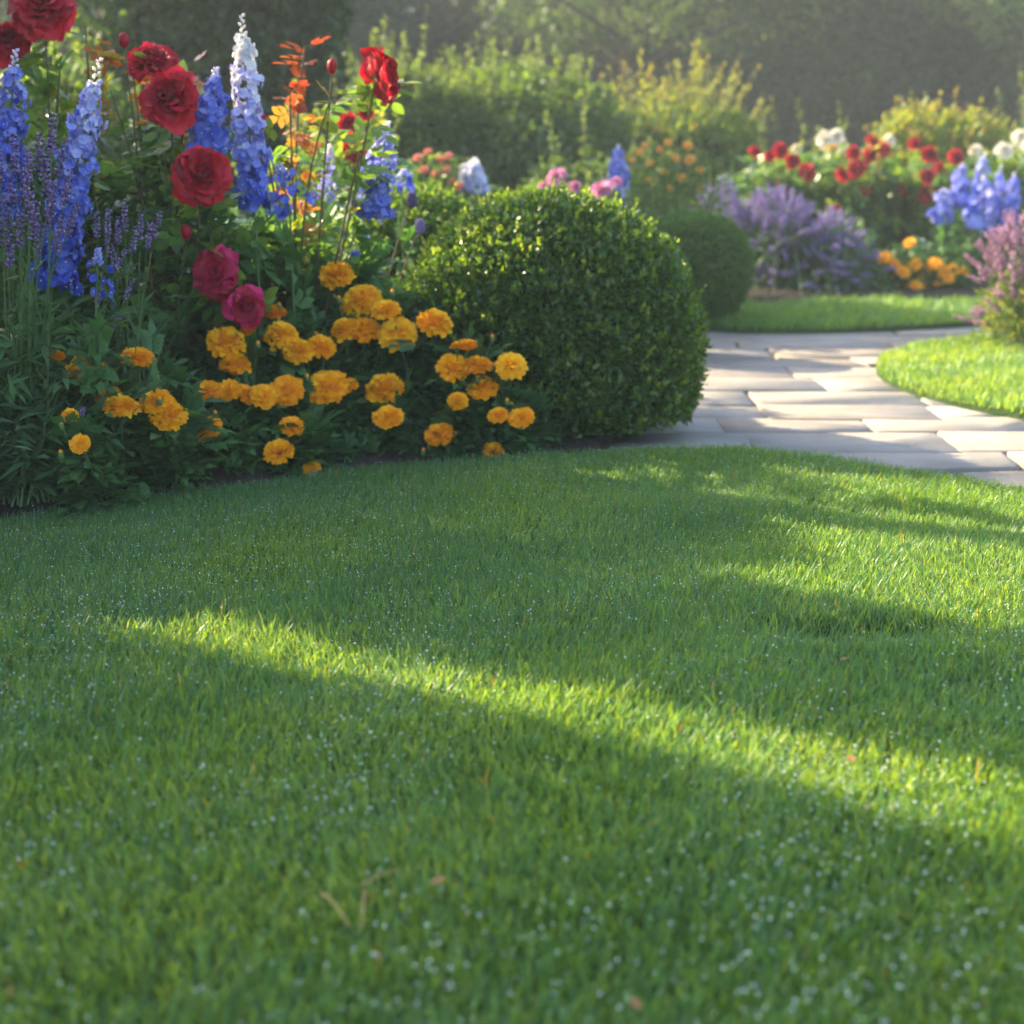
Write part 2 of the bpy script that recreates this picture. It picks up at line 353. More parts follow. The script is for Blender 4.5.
far = [G(*p, .03) for p in [(690, 322), (740, 327), (860, 325), (1000, 318), (1300, 312), (1300, 300), (1000, 299), (850, 301), (700, 305)]]
far_poly = chaikin(far, 1); lawn_sheet('lawn_strip', far_poly, .15, dz=-.012, rim=0)

# big ground sheet
b = MB(); gx = np.concatenate([-np.geomspace(200, 3, 14), np.linspace(-2.5, 2.5, 11), np.geomspace(3, 200, 14)])
X, Y = np.meshgrid(gx, gx + 5); n = len(gx); i, j = np.meshgrid(np.arange(n - 1), np.arange(n - 1), indexing='ij')
b.raw(np.stack([X.ravel(), Y.ravel(), np.full(X.size, -.06)], 1), [np.stack([i * n + j, i * n + j + 1, (i + 1) * n + j + 1, (i + 1) * n + j], -1).reshape(-1, 4)])
tag(b.build('ground', M['field']), None, None, None, 'structure')
# soil beds: gently mounded
def bed(name, poly, top=.035):
    poly = chaikin(poly, 2); c = poly.mean(0); n = len(poly); b = MB(); rings = [1, .985, .93, .8, .5, .2]; V = []
    for k, s_ in enumerate(rings):
        p = c + (poly - c) * s_; z = [-.05, top * .6, top, top * 1.3, top * 1.5, top * 1.5][k] + .006 * rng.normal(size=n) * (k > 0)
        V.append(np.c_[p, z])
    V.append(np.array([[*c, top * 1.5]])); i = np.arange(n); F = [np.stack([i + k * n, (i + 1) % n + k * n, (i + 1) % n + (k + 1) * n, i + (k + 1) * n], 1) for k in range(5)]
    b.raw(np.concatenate(V), [np.concatenate(F), np.stack([i + 5 * n, (i + 1) % n + 5 * n, np.full(n, 6 * n)], 1)])
    return tag(b.build(name, M['soil']), None, None, None, 'structure')
eb = EDGE[:8].copy()
bed('soil_bed', list(eb[:, :] + [0, .012]) + [(.18, 3.10), (.27, 3.3), (.30, 3.6), (.30, 4.0), (.50, 4.9), (.84, 5.4), (.6, 5.7), (.2, 6.6), (-3, 7), (-5, 5), (-4, 2.2)])
bed('border_soil', [G(700, 306), G(850, 303), G(1000, 300.5), G(1300, 301), (6, 12), (-4, 13), (-4, 7.2), (.4, 6.7)])

# paving: one object of irregular sandstone flags in rows
def paving():
    b = MB(); y = 2.3; g = np.random.default_rng(5)
    def slab(c4):
        c4 = np.array(c4); c = c4.mean(0); V = []
        tl = g.normal() * .003, g.normal() * .003; h = g.normal() * .0014
        sub = []
        for k in range(4):
            a, b_ = c4[k], c4[(k + 1) % 4]
            for t_ in (0.015, .35, .65, .985): sub.append(a + (b_ - a) * t_ + g.normal(size=2) * .003)
        sub = np.array(sub); n = len(sub)
        for s_, z in ((1, -.04), (1, -.004), (.988, 0.0)):
            p = c + (sub - c) * s_; V.append(np.c_[p, z + h + (p - c) @ np.array(tl)])
        i = np.arange(n); F = [np.stack([i + k * n, (i + 1) % n + k * n, (i + 1) % n + (k + 1) * n, i + (k + 1) * n], 1) for k in range(2)]
        V = np.concatenate(V); b.raw(V, F + [np.arange(n)[None] + 2 * n], 0, g.random())
    while y < 6.9:
        hgt = g.uniform(.15, .27); x = -.9 + g.uniform(-.3, .0); sk = g.normal() * .03
        while x < 6.5:
            wd = g.uniform(.26, .62); gp = g.uniform(.0015, .004); q_ = g.normal(size=(4, 2)) * .006
            slab(np.array([[x + gp, y + gp + sk * x], [x + wd - gp, y + gp + sk * (x + wd)], [x + wd - gp, y + hgt - gp + sk * (x + wd)], [x + gp, y + hgt - gp + sk * x]]) + q_)
            x += wd
        y += hgt
    return b
o = paving().build('path', M['stone'], smooth=False); tag(o, None, None, None, 'structure')
M['joint'] = groundmat('path_joint_sand', [(.10, .08, .055), (.20, .165, .12), (.08, .10, .045)], 10, .95, .6)
b = MB(); b.raw([[-1.5, 2.2, -.018], [7, 2.2, -.018], [7, 7.4, -.018], [-1.5, 7.4, -.018]], [[[0, 1, 2, 3]]]); tag(b.build('path_bedding', M['joint']), None, None, None, 'structure')

# ------------------------------------------------------------------ grass
def blade_tpl(n=3):
    V, F = [], []
    ys = np.linspace(0, 1, n + 1)
    for k, y_ in enumerate(ys[:-1]):
        w_ = .5 * (1 - .35 * y_); z = -.30 * y_ ** 2; V += [[-w_, y_, z], [w_, y_, z]]
    V.append([0, 1, -.30]); Q = [[2 * k, 2 * k + 1, 2 * k + 3, 2 * k + 2] for k in range(n - 1)]
    return np.array(V), [np.array(Q), np.array([[2 * n - 2, 2 * n - 1, 2 * n]])]
BL = blade_tpl(3); BL2 = blade_tpl(2)
def grass(name, poly, dens, length, width, tpl, seed, xlim=None, margin=0.0, tintoff=0.0, keep=None, dz=0.0):
    g = np.random.default_rng(seed); lo, hi = np.array(poly).min(0), np.array(poly).max(0)
    if xlim is not None: lo = np.maximum(lo, xlim[0]); hi = np.minimum(hi, xlim[1])
    N = int((hi - lo).prod() * dens); P = lo + g.random((N, 2)) * (hi - lo); P = P[inpoly(P, poly)]
    if keep is not None: P = P[keep(P, g)]
    N = len(P); P3 = np.c_[P, np.zeros(N)]
    pn = vnoise(P3, 12, 9); ln = length * (1 + .25 * g.normal(size=N) + .22 * pn); ln = np.clip(ln, length * .35, length * 2.1)
    tall = g.random(N) < .008; ln[tall] *= 1.35
    z = lawn_z(P) + dz
    # blades lie over in drifting directions
    la = 3 * vnoise(P3, 3.0, 12) + g.normal(size=N) * 1.5; lean = np.abs(g.normal(size=N)) * .32 + .08
    ax = np.stack([np.cos(la) * lean, np.sin(la) * lean, np.ones(N)], 1)
    th = g.random(N) * 6.283; nr = np.stack([np.cos(th), np.sin(th), np.full(N, .3)], 1); nr = np.where(g.random((N, 1)) < .6, np.stack([-np.cos(la), -np.sin(la), lean], 1), nr)
    tint = np.clip(.28 + .15 * g.normal(size=N) + .10 * vnoise(P3, 5, 13) + .08 * vnoise(P3, 1.3, 15) + tintoff, 0, .53); dry = g.random(N) < .004; tint[dry] = .7 + .3 * g.random(dry.sum())
    b = MB(); b.inst(tpl, np.c_[P, z - .004], ax, nr, ln, tint, 0, width / ln * (1 + .25 * g.normal(size=N)))
    tips = np.c_[P, z] + unit(ax) * (ln * .72)[:, None]
    return b, tips
# --- front lawn
def cone(P, g):   # inside the frame plus a wide margin
    d = P[:, 1]; return (np.abs(P[:, 0]) < .40 * d + .22) & (d > .78)
def cone_near(P, g): return cone(P, g) & (g.random(len(P)) < np.clip((2.2 - P[:, 1]) / .6, 0, 1))
def cone_far(P, g): return cone(P, g) & (g.random(len(P)) < np.clip((P[:, 1] - 1.6) / .6, 0, 1))
xl = ((-1.7, .75), (1.9, 3.6))
gb, tips = grass('g', front_poly, 86000, .0245, .0019, BL, 1, xl, keep=cone_near)
gb2, tips2 = grass('g', front_poly, 92000, .0195, .0019, BL2, 2, xl, keep=cone_far)
def combine(a, b_):
    for f in b_.f: a.f.append(f + a.n)
    a.v += b_.v; a.t += b_.t; a.m += b_.m; a.n += b_.n; return a
gb = combine(gb, gb2)
tag(gb.build('grass', M['grass'], smooth=False), 'short dewy green grass of the front lawn', 'grass', None, 'stuff')
# sparser blades beyond the frame edge
def side(P, g): return ~cone(P, g) & (P[:, 1] > .2)
# dew
ICO = (IV, [IF])
allt = np.concatenate([tips, tips2]); wgt = np.where(np.arange(len(allt)) < len(tips), 2.6, 1.3)
sel = rng.random(len(allt)) < .10 * wgt * np.clip(.6 + .7 * vnoise(np.c_[allt[:, :2], np.zeros(len(allt))], 4, 33), .1, 1.6)
pos = allt[sel]; b = MB(); b.inst(ICO, pos, (0, 1, 0), (0, 0, 1), .00022 + .00085 * rng.random(len(pos)) ** 4 * np.clip(1.7 - .35 * pos[:, 1], .8, 1.4), .5)
tag(b.build('dew', M['dew']), 'tiny dew drops beading the blades of the front lawn', 'dew', None, 'stuff')
# --- other lawns
gb, _ = grass('g', isl_poly, 26000, .030, .0036, BL2, 3, ((0, 3), (3.2, 7)), tintoff=.12, dz=-.016)
tag(gb.build('grass', M['grass'], smooth=False), 'sunlit grass of the lawn inside the path bend', 'grass', None, 'stuff')
gb, _ = grass('g', far_poly, 12000, .04, .005, BL2, 4, ((0, 5), (4.2, 8)), dz=-.012)
tag(gb.build('grass', M['grass'], smooth=False), 'mown grass strip between path and far flower border', 'grass', None, 'stuff')

# ------------------------------------------------------------------ plant kit
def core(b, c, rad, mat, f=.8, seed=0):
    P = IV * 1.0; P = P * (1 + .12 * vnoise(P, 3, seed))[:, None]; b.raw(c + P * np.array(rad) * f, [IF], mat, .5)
def clipped_ball(name, base, rad, leaf, n, mats, label, group=None, boxy=1.0, seed=1, shell=.12, cat='shrub', tufts=0, upright=.35, squash=2.2, cz=None):
    """clipped round shrub: shell of small leaves over a solid dark core"""
    g = np.random.default_rng(seed); c = np.array([base[0], base[1], base[2] + (rad[2] * .93 if cz is None else cz)]); root = empty(name, base, label, cat, group)
    d = unit(g.normal(size=(n, 3))); pw = squash
    nrm = (np.abs(d) ** pw).sum(1) ** (1 / pw); dd = d / nrm[:, None]
    bump = 1 + .030 * vnoise(dd * 4, 1.5, seed) + .018 * vnoise(dd * 14, 1.5, seed + 1)
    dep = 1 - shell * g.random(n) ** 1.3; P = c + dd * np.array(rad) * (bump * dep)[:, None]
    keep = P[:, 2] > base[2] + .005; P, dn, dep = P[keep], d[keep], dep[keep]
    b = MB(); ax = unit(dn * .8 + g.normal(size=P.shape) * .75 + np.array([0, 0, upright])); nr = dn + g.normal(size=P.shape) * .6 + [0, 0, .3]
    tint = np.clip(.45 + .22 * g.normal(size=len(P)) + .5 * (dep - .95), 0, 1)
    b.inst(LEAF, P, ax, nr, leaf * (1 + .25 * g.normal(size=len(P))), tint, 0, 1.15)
    if tufts:   # shoots that have outgrown the clipping
        T = rng.integers(0, len(P), tufts * 3); T = T[(dep[T] > .97)][:tufts]
        for k in range(7):
            hh = (g.random(len(T)) * .5 + .5) * leaf * 1.6; pp = P[T] + unit(dn[T] + [0, 0, .8]) * (k / 6 * hh * 1.3)[:, None]
            b.inst(LEAF, pp, unit(dn[T] * .3 + g.normal(size=pp.shape) * .6 + [0, 0, .8]), g.normal(size=pp.shape), leaf * .9, .75 + .25 * g.random(len(T)), 0, 1.1)
    part(b, 'foliage', mats, root)
    b = MB(); core(b, c, rad, 0, .86 - shell * .3, seed); part(b, 'dark_core', M['core'], root)
    b = MB()
    for k in range(5):
        a = k * 1.3; b.tube(bez([base[0] + .02 * math.cos(a), base[1] + .02 * math.sin(a), base[2] - .03], c + np.array([math.cos(a), math.sin(a), 0]) * rad[0] * .4), .010, .005)
    part(b, 'stem', M['bark'], root)
    return root
def loose_shrub(name, base, rad, leaf, n, mat, label, cat='shrub', group=None, seed=1, shoots=40, shootlen=.25, tpl=LEAF, tint0=.35, lump=.18, twig='cane', corekeep=.72, root=None, tipt=.8):
    """unclipped shrub: several overlapping leaf clouds with gaps and shoots on top"""
    g = np.random.default_rng(seed); root = root or empty(name, base, label, cat, group)
    b0 = np.array(base, float); rad = np.array(rad, float); c = b0 + [0, 0, rad[2] * .9]
    d = unit(g.normal(size=(n, 3))); bump = 1 + lump * vnoise(d * 2.2, 1.4, seed) + lump * .5 * vnoise(d * 6, 1.4, seed + 3)
    r_ = g.random(n) ** .33; r_ = .55 + .47 * r_; P = c + d * rad * (bump * r_)[:, None]
    clump = vnoise(P / rad.mean() * 5, 1.6, seed + 5); k_ = (P[:, 2] > b0[2]) & ((clump > -.75 + .0 * r_) | (r_ < .8)); P, d2, r2, cl = P[k_], d[k_], r_[k_], clump[k_]
    b = MB(); ax = unit(d2 * .5 + g.normal(size=P.shape) * .8 + [0, 0, .1]); nr = d2 * .6 + g.normal(size=P.shape) * .5 + [0, 0, .8]
    b.inst(tpl, P, ax, nr, leaf * (1 + .25 * g.normal(size=len(P))), np.clip(tint0 + .16 * g.normal(size=len(P)) + .12 * cl, 0, 1))
    s_ = MB()
    for k in range(shoots):
        a = g.random() * 6.283; q_ = math.sqrt(g.random()) * .95; dx = np.array([math.cos(a) * q_, math.sin(a) * q_, math.sqrt(max(0, 1 - q_ * q_ * .9))])
        p0 = c + dx * rad * .85; L_ = shootlen * (.5 + g.random()); p1 = p0 + (dx * [.5, .5, .5] + [0, 0, .8]) * L_ + g.normal(size=3) * .12 * L_
        pts = bez(p0, p1, g.normal(size=3) * L_ * .08); s_.tube(pts, .0035, .0015, 0, .5, 4)
        m = int(10 + L_ / leaf * 3); ti = g.random(m); pp = np.stack([np.interp(ti, np.linspace(0, 1, len(pts)), pts[:, q]) for q in range(3)], 1)
        b.inst(tpl, pp, unit(g.normal(size=pp.shape) * .9 + [0, 0, .5]), g.normal(size=pp.shape) + [0, 0, .8], leaf * (.75 + .3 * g.random(m)) * (1 - .35 * ti), np.clip(tint0 + (tipt - tint0) * ti + .1 * g.normal(size=m), 0, 1))
    for k in range(7):
        a = k * .9 + seed; s_.tube(bez(b0 + [.03 * math.cos(a), .03 * math.sin(a), -.05], c + np.array([math.cos(a), math.sin(a), .2]) * rad * .6, [0, 0, .1 * rad[2]]), .012, .004, 0, .3)
    part(b, 'foliage', mat, root); part(s_, 'stem', M[twig], root)
    if corekeep: b = MB(); core(b, c, rad, 0, corekeep, seed); part(b, 'dark_core', M['core'], root)
    return root

FLOR = merge([(petal(2, 2, .45, .25, .2, .03, k), (0, 0, 0), (math.cos(k * 1.2566), math.sin(k * 1.2566), .28), (0, 0, 1), 1) for k in range(5)])
BUD = (IV[:12] if False else IV * np.array([.5, .5, .5]), [IF])
OCT = (np.array([[.35, 0, 0], [0, 0, .35], [-.35, 0, 0], [0, 0, -.35], [0, -.5, 0], [0, .5, 0]]), [np.array([[0, 1, 5], [1, 2, 5], [2, 3, 5], [3, 0, 5], [1, 0, 4], [2, 1, 4], [3, 2, 4], [0, 3, 4]])])
def delphinium(top, bot, ground, rad, label, group, t0=.1, t1=.5, seed=1, n=None, flor=.0112, whitefrac=.05, name='delphinium', leaves=True, loose=0.0):
    """flower spike between bot and top; t0/t1: petal tint at the bottom / the top"""
    g = np.random.default_rng(seed); top, bot, ground = (np.array(v, float) for v in (top, bot, ground)); root = empty(name, ground, label, 'flower', group)
    L_ = np.linalg.norm(top - bot); axd = unit(top - bot); n = n or int(L_ / .28 * 290 * (rad / .03)); b = MB()
    ti = g.random(n) ** 1.1; th = g.random(n) * 6.283; u = unit(np.cross(axd, [0, 1, .1])); v = np.cross(axd, u)
    rr = rad * (.9 + .14 * np.sin(ti * 31 + seed)) * np.clip(1.05 - .38 * ti - .5 * (ti > .82) * (ti - .82) / .18, .1, 1.2) * (.5 + .5 * g.random(n) ** .5) * (1 + loose * g.normal(size=n))
    out = np.cos(th)[:, None] * u + np.sin(th)[:, None] * v; P = bot + ti[:, None] * (top - bot) + out * rr[:, None] + g.normal(size=(n, 3)) * rad * .08
    nrm = unit(out + .35 * g.normal(size=out.shape) + .15 * axd); ax = unit(np.cross(nrm, g.normal(size=nrm.shape)))
    tint = np.clip(t0 - .02 + (t1 - t0) * ti + .13 * g.normal(size=n), 0, 1); sz = flor * (1.1 - .45 * ti) * (1 + .2 * g.normal(size=n))
    b.inst(FLOR, P, ax, nrm, sz, tint, 0)
    ey = g.random(n) < .6; b.inst(OCT, (P + nrm * (sz * .2)[:, None])[ey], nrm[ey], ax[ey], sz[ey] * .5, .9, 0)
    part(b, 'flower_spike', M['blue'], root)
    b = MB(); m = 26; tt = np.linspace(.8, 1.12, m); th = np.arange(m) * 2.4; ou = np.cos(th)[:, None] * u + np.sin(th)[:, None] * v
    P = bot + tt[:, None] * (top - bot) + ou * (rad * .35 * (1.25 - tt))[:, None] * 2; b.inst(OCT, P, unit(ou + axd), axd, .011, np.clip(t1 + .25 + .2 * g.random(m), 0, 1)); part(b, 'bud', [M['blue']], root)
    b = MB(); st = bez(ground, bot, g.normal(size=3) * [.02, .02, 0], 8); b.tube(np.concatenate([st, [top]]), .0045, .002); part(b, 'stem', M['stem'], root)
    if leaves:
        b = MB(); m = 34; ti = .15 + .75 * g.random(m); pp = np.stack([np.interp(ti, np.linspace(0, 1, 8), st[:, q]) for q in range(3)], 1); dirs = unit(g.normal(size=(m, 3)) + [0, 0, .2])
        b.inst(MLEAF, pp, dirs, g.normal(size=(m, 3)) * .3 + [0, 0, 1], .07 + .03 * g.random(m), .4 + .3 * g.random(m)); part(b, 'leaf', M['marigold_leaf'], root)
    return root
def spike_plant(name, base, heads, label, mat, group=None, headlen=.04, headr=.006, seed=1, tintl=.5, leafmat_='lance_leaf', nleaf=300, cat='flower', leaflen=.05, spread=.12, htop=.3, part_name='flower_spike'):
    """heads: array of head positions"""
    g = np.random.default_rng(seed); base = np.array(base, float); heads = np.atleast_2d(np.array(heads, float)); root = empty(name, base, label, cat, group)
    s_ = MB(); f = MB(); l = MB()
    for h in heads:
        b0 = base + g.normal(size=3) * [spread * .3, spread * .3, 0]; bow = [0, 0, .12 * np.linalg.norm(h - base)]
        pts = bez(b0, h, bow, 7); s_.tube(pts, .0015, .001, 0, .7, 4); d = unit(pts[-1] - pts[-2]); n = int(headlen / .04 * 36)
        ti = g.random(n); ti = np.round(ti * 7) / 7 + g.normal(size=n) * .02; o_ = g.normal(size=(n, 3)); o_ = unit(o_ - d * (o_ @ d)[:, None])
        f.inst(OCT, h + d * ((ti - .3) * headlen)[:, None] + o_ * headr * .7, unit(o_ + d * .8), d, headr * 1.3 * (1.1 - .4 * ti), np.clip(tintl + .3 * g.normal(size=n), 0, 1))
        m = 5; ti = g.random(m) * .7; pp = np.stack([np.interp(ti, np.linspace(0, 1, 7), pts[:, q]) for q in range(3)], 1)
        l.inst(LEAFN, pp, unit(g.normal(size=(m, 3)) * .6 + d), g.normal(size=(m, 3)), leaflen * (.6 + .5 * g.random(m)), .4 + .4 * g.random(m), 0, .8)
    dr = unit(g.normal(size=(nleaf, 3)) * [1, 1, .4] + [0, 0, .9]); pp = base + g.random((nleaf, 1)) * (dr * [1, 1, 1]) * htop * [[.7, .7, 1]]
    l.inst(LEAFN, pp, unit(dr + g.normal(size=dr.shape) * .35), g.normal(size=dr.shape), leaflen * (.7 + .6 * g.random(nleaf)), np.clip(.4 + .2 * g.normal(size=nleaf), 0, 1))
    part(f, part_name, mat, root); part(s_, 'stem', M['stem'], root); part(l, 'foliage', M[leafmat_], root)
    return root

# ------------------------------------------------------------------ clipped box balls
Yb = 3.44; wb = px2m(147, Yb); 
cx = at(548, 300, Yb)[0]
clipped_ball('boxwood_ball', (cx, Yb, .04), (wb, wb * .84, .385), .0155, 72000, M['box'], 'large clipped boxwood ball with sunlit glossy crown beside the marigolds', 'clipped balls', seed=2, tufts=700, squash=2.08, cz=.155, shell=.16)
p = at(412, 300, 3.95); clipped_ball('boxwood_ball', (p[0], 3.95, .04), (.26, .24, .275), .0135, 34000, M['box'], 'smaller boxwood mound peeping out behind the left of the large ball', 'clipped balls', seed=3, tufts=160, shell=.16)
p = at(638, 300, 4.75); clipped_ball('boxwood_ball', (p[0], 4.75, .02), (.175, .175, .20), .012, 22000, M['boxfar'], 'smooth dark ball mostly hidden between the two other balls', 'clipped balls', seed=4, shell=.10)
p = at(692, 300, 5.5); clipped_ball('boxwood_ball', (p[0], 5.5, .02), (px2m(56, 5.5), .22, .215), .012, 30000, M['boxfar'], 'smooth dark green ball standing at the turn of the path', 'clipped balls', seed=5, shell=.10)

# ------------------------------------------------------------------ marigolds
def marigold(flowers, label, name='marigold', group='marigold plants in the near bed', Yf=None, leaf=.075, nl=26, meshes=POM, seed=1, hue=None, foliage=True):
    g = np.random.default_rng(seed)
    pts = []
    for (x, y, r_) in flowers:
        Y_ = Yf(x, y) if Yf else edgeY(x) + .07 + max(0, (455 - (x < 250) * -20 - y)) / 176 * .27
        if not Yf: Y_ = min(Y_, 3.14 if x < 445 else 3.06) if x > 380 else (Y_ - .13 if x < 190 else Y_)
        if not Yf and y > 400: Y_ -= .045
        pts.append((at(x, y, Y_), px2m(r_, Y_)))
    c = np.mean([p[0] for p in pts], 0); base = np.array([c[0], c[1] + .05, .04]); root = empty(name, base, label, 'marigold', group)
    s_ = MB(); l = MB()
    for k, (p, r_) in enumerate(pts):
        b0 = base + [g.normal() * .015, g.normal() * .015 + .02, 0]; ep = p - np.array([0, -.01, r_ * .35]); pt = bez(b0, ep, (p - base) * [.25, .25, 0] + [0, 0, .1 * (p[2])], 7); s_.tube(pt, .0035, .003, 0, .6)
        fac = unit(np.array([(p[0] - base[0]) * 1.5 + g.normal() * .18, -.38 + g.normal() * .22 - .25 * (p[2] < .2), 1.0])); bloom('flower_head', meshes[int(g.integers(len(meshes)))], p, r_ * 1.07, fac, root)
        if foliage:
            m = nl; ti = .1 + .62 * g.random(m); pp = np.stack([np.interp(ti, np.linspace(0, 1, 7), pt[:, q]) for q in range(3)], 1)
            dr = unit(g.normal(size=(m, 3)) * [1, 1, .35] + [0, -.1, .25]); l.inst(MLEAF, pp, dr, g.normal(size=(m, 3)) * .3 + [0, 0, 1], leaf * (.7 + .5 * g.random(m)) * (1.1 - .4 * ti), np.clip(.4 + .25 * g.normal(size=m), 0, 1))
    for q_ in range(2):   # unopened buds
        e = c + g.normal(size=3) * [.035, .015, .02]; s_.tube(bez(base, e, [0, 0, .03], 6), .002, .0018, 0, .6); bl = MB()
        bl.raw(e + IV * [.006, .006, .009], [IF], 0, .5); part(bl, 'bud', M['stem'], root); bl = MB(); bl.raw(e + [0, 0, .006] + IV * [.0045, .0045, .006], [IF], 0, .2); part(bl, 'bud_tip', M['marigold'], root)
    m = 46; dr = unit(g.normal(size=(m, 3)) * [1, 1, .5] + [0, 0, .35]); hh = max(.06, c[2] - .07)
    l.inst(MLEAF, base + g.random((m, 3)) * [.02, .02, hh] + dr * .02, dr, g.normal(size=(m, 3)) * .3 + [0, 0, 1], leaf * (.9 + .5 * g.random(m)), np.clip(.35 + .25 * g.normal(size=m), 0, 1))
    part(s_, 'stem', M['stem'], root); part(l, 'foliage', M['marigold_leaf'], root); return root
MG = [([(57, 357, 8), (84, 363, 11), (98, 370, 10), (72, 372, 8)], 'marigold with small blooms half hidden behind the long grey-green leaves at left'),
 ([(137, 359, 16)], 'tall single orange marigold on a bare stem left of the others'),
 ([(109, 396, 12), (121, 409, 17)], 'marigold with two touching blooms below the tall single bloom'),
 ([(157, 403, 16), (168, 417, 17)], 'marigold with one bloom overlapping another, right of the leftmost pair'),
 ([(207, 429, 15)], 'lone low orange bloom under the long row of marigolds'),
 ([(226, 345, 19), (235, 367, 15), (247, 332, 9)], 'marigold with a big round bloom just below the magenta roses'),
 ([(208, 392, 13), (229, 391, 12), (245, 395, 13), (263, 397, 13)], 'marigold whose four blooms stand in one level row'),
 ([(273, 314, 13), (281, 337, 16)], 'marigold with two blooms one above the other, right of the magenta roses'),
 ([(297, 352, 14), (321, 348, 14)], 'marigold with two level blooms under the upper cluster'),
 ([(286, 391, 17), (328, 388, 20), (349, 386, 9)], 'marigold with the largest bloom in the middle of the clump'),
 ([(292, 427, 12), (279, 453, 15), (312, 470, 9)], 'lowest marigold with three blooms hanging near the lawn edge'),
 ([(337, 277, 16), (362, 302, 19), (386, 312, 14)], 'topmost marigold of the clump with three blooms stepping down to the right'),
 ([(346, 331, 14), (364, 330, 16)], 'marigold with a merged pair of blooms right under the topmost three'),
 ([(398, 335, 18), (434, 325, 17)], 'marigold with two broad blooms against the left face of the boxwood ball'),
 ([(385, 391, 18), (388, 418, 15)], 'marigold with two round blooms stacked in the centre of the bed'),
 ([(440, 435, 15)], 'marigold with one bloom tilted to the viewer low in front of dark leaves'),
 ([(453, 369, 16), (477, 367, 15), (482, 389, 15), (458, 402, 10)], 'marigold with four crowded blooms in front of the boxwood ball'),
 ([(457, 346, 7), (467, 346, 10)], 'marigold with two tiny blooms above the crowded four'),
 ([(511, 367, 15), (498, 416, 10), (521, 418, 13)], 'rightmost tall marigold with three blooms reaching over the boxwood ball'),
 ([(493, 452, 11)], 'small low marigold bloom at the foot of the boxwood ball'),
 ([(70, 416, 8), (80, 444, 10)], 'marigold with two small shaded blooms under the arching leaves at left')]
for k, (fl, lab) in enumerate(MG): marigold(fl, lab, seed=100 + k)
# leafy plants without open flowers that fill the bed between the marigolds
fill = [(x_, edgeY(x_) + .05) for x_ in (60, 125, 180, 235, 290, 345, 400, 455, 500)] + [(40, 2.86), (150, 2.92), (230, 3.0), (310, 3.08), (380, 3.15), (450, 3.17), (190, 3.12), (270, 3.25), (350, 3.35), (110, 3.05), (420, 3.33), (520, 3.25)]
for k, (x, Y_) in enumerate(fill):
    Y_ += .12; p = at(x, 400, Y_); root = empty('leafy_plant', (p[0], Y_, .04), 'dark leafy plant with no open bloom between the marigolds' if k > 8 else 'low dark leafy tuft on the soil between the lawn edge and the marigold blooms', 'plant', 'leafy plants filling the marigold bed' if k > 8 else 'leafy tufts along the lawn edge'); g = np.random.default_rng(300 + k)
    l = MB(); m = 330; h = (.12 + .07 * g.random() + .10 * (Y_ > 3.1)) if k > 8 else .02; dr = unit(g.normal(size=(m, 3)) + [0, 0, .3]); pp = np.array([p[0], Y_, .04]) + g.normal(size=(m, 3)) * [.07, .05 if k > 8 else .03, 0] + np.c_[np.zeros((m, 2)), g.random(m) * h]
    l.inst(MLEAF, pp, dr, g.normal(size=(m, 3)) * .4 + [0, -.2, 1], (.06 if k > 8 else .035) + .03 * g.random(m), np.clip(.3 + .25 * g.normal(size=m), 0, 1)); part(l, 'foliage', M['marigold_leaf'], root)
    s_ = MB(); s_.tube([[p[0], Y_, .02], [p[0], Y_, .04 + h]], .005, .003); part(s_, 'stem', M['stem'], root)

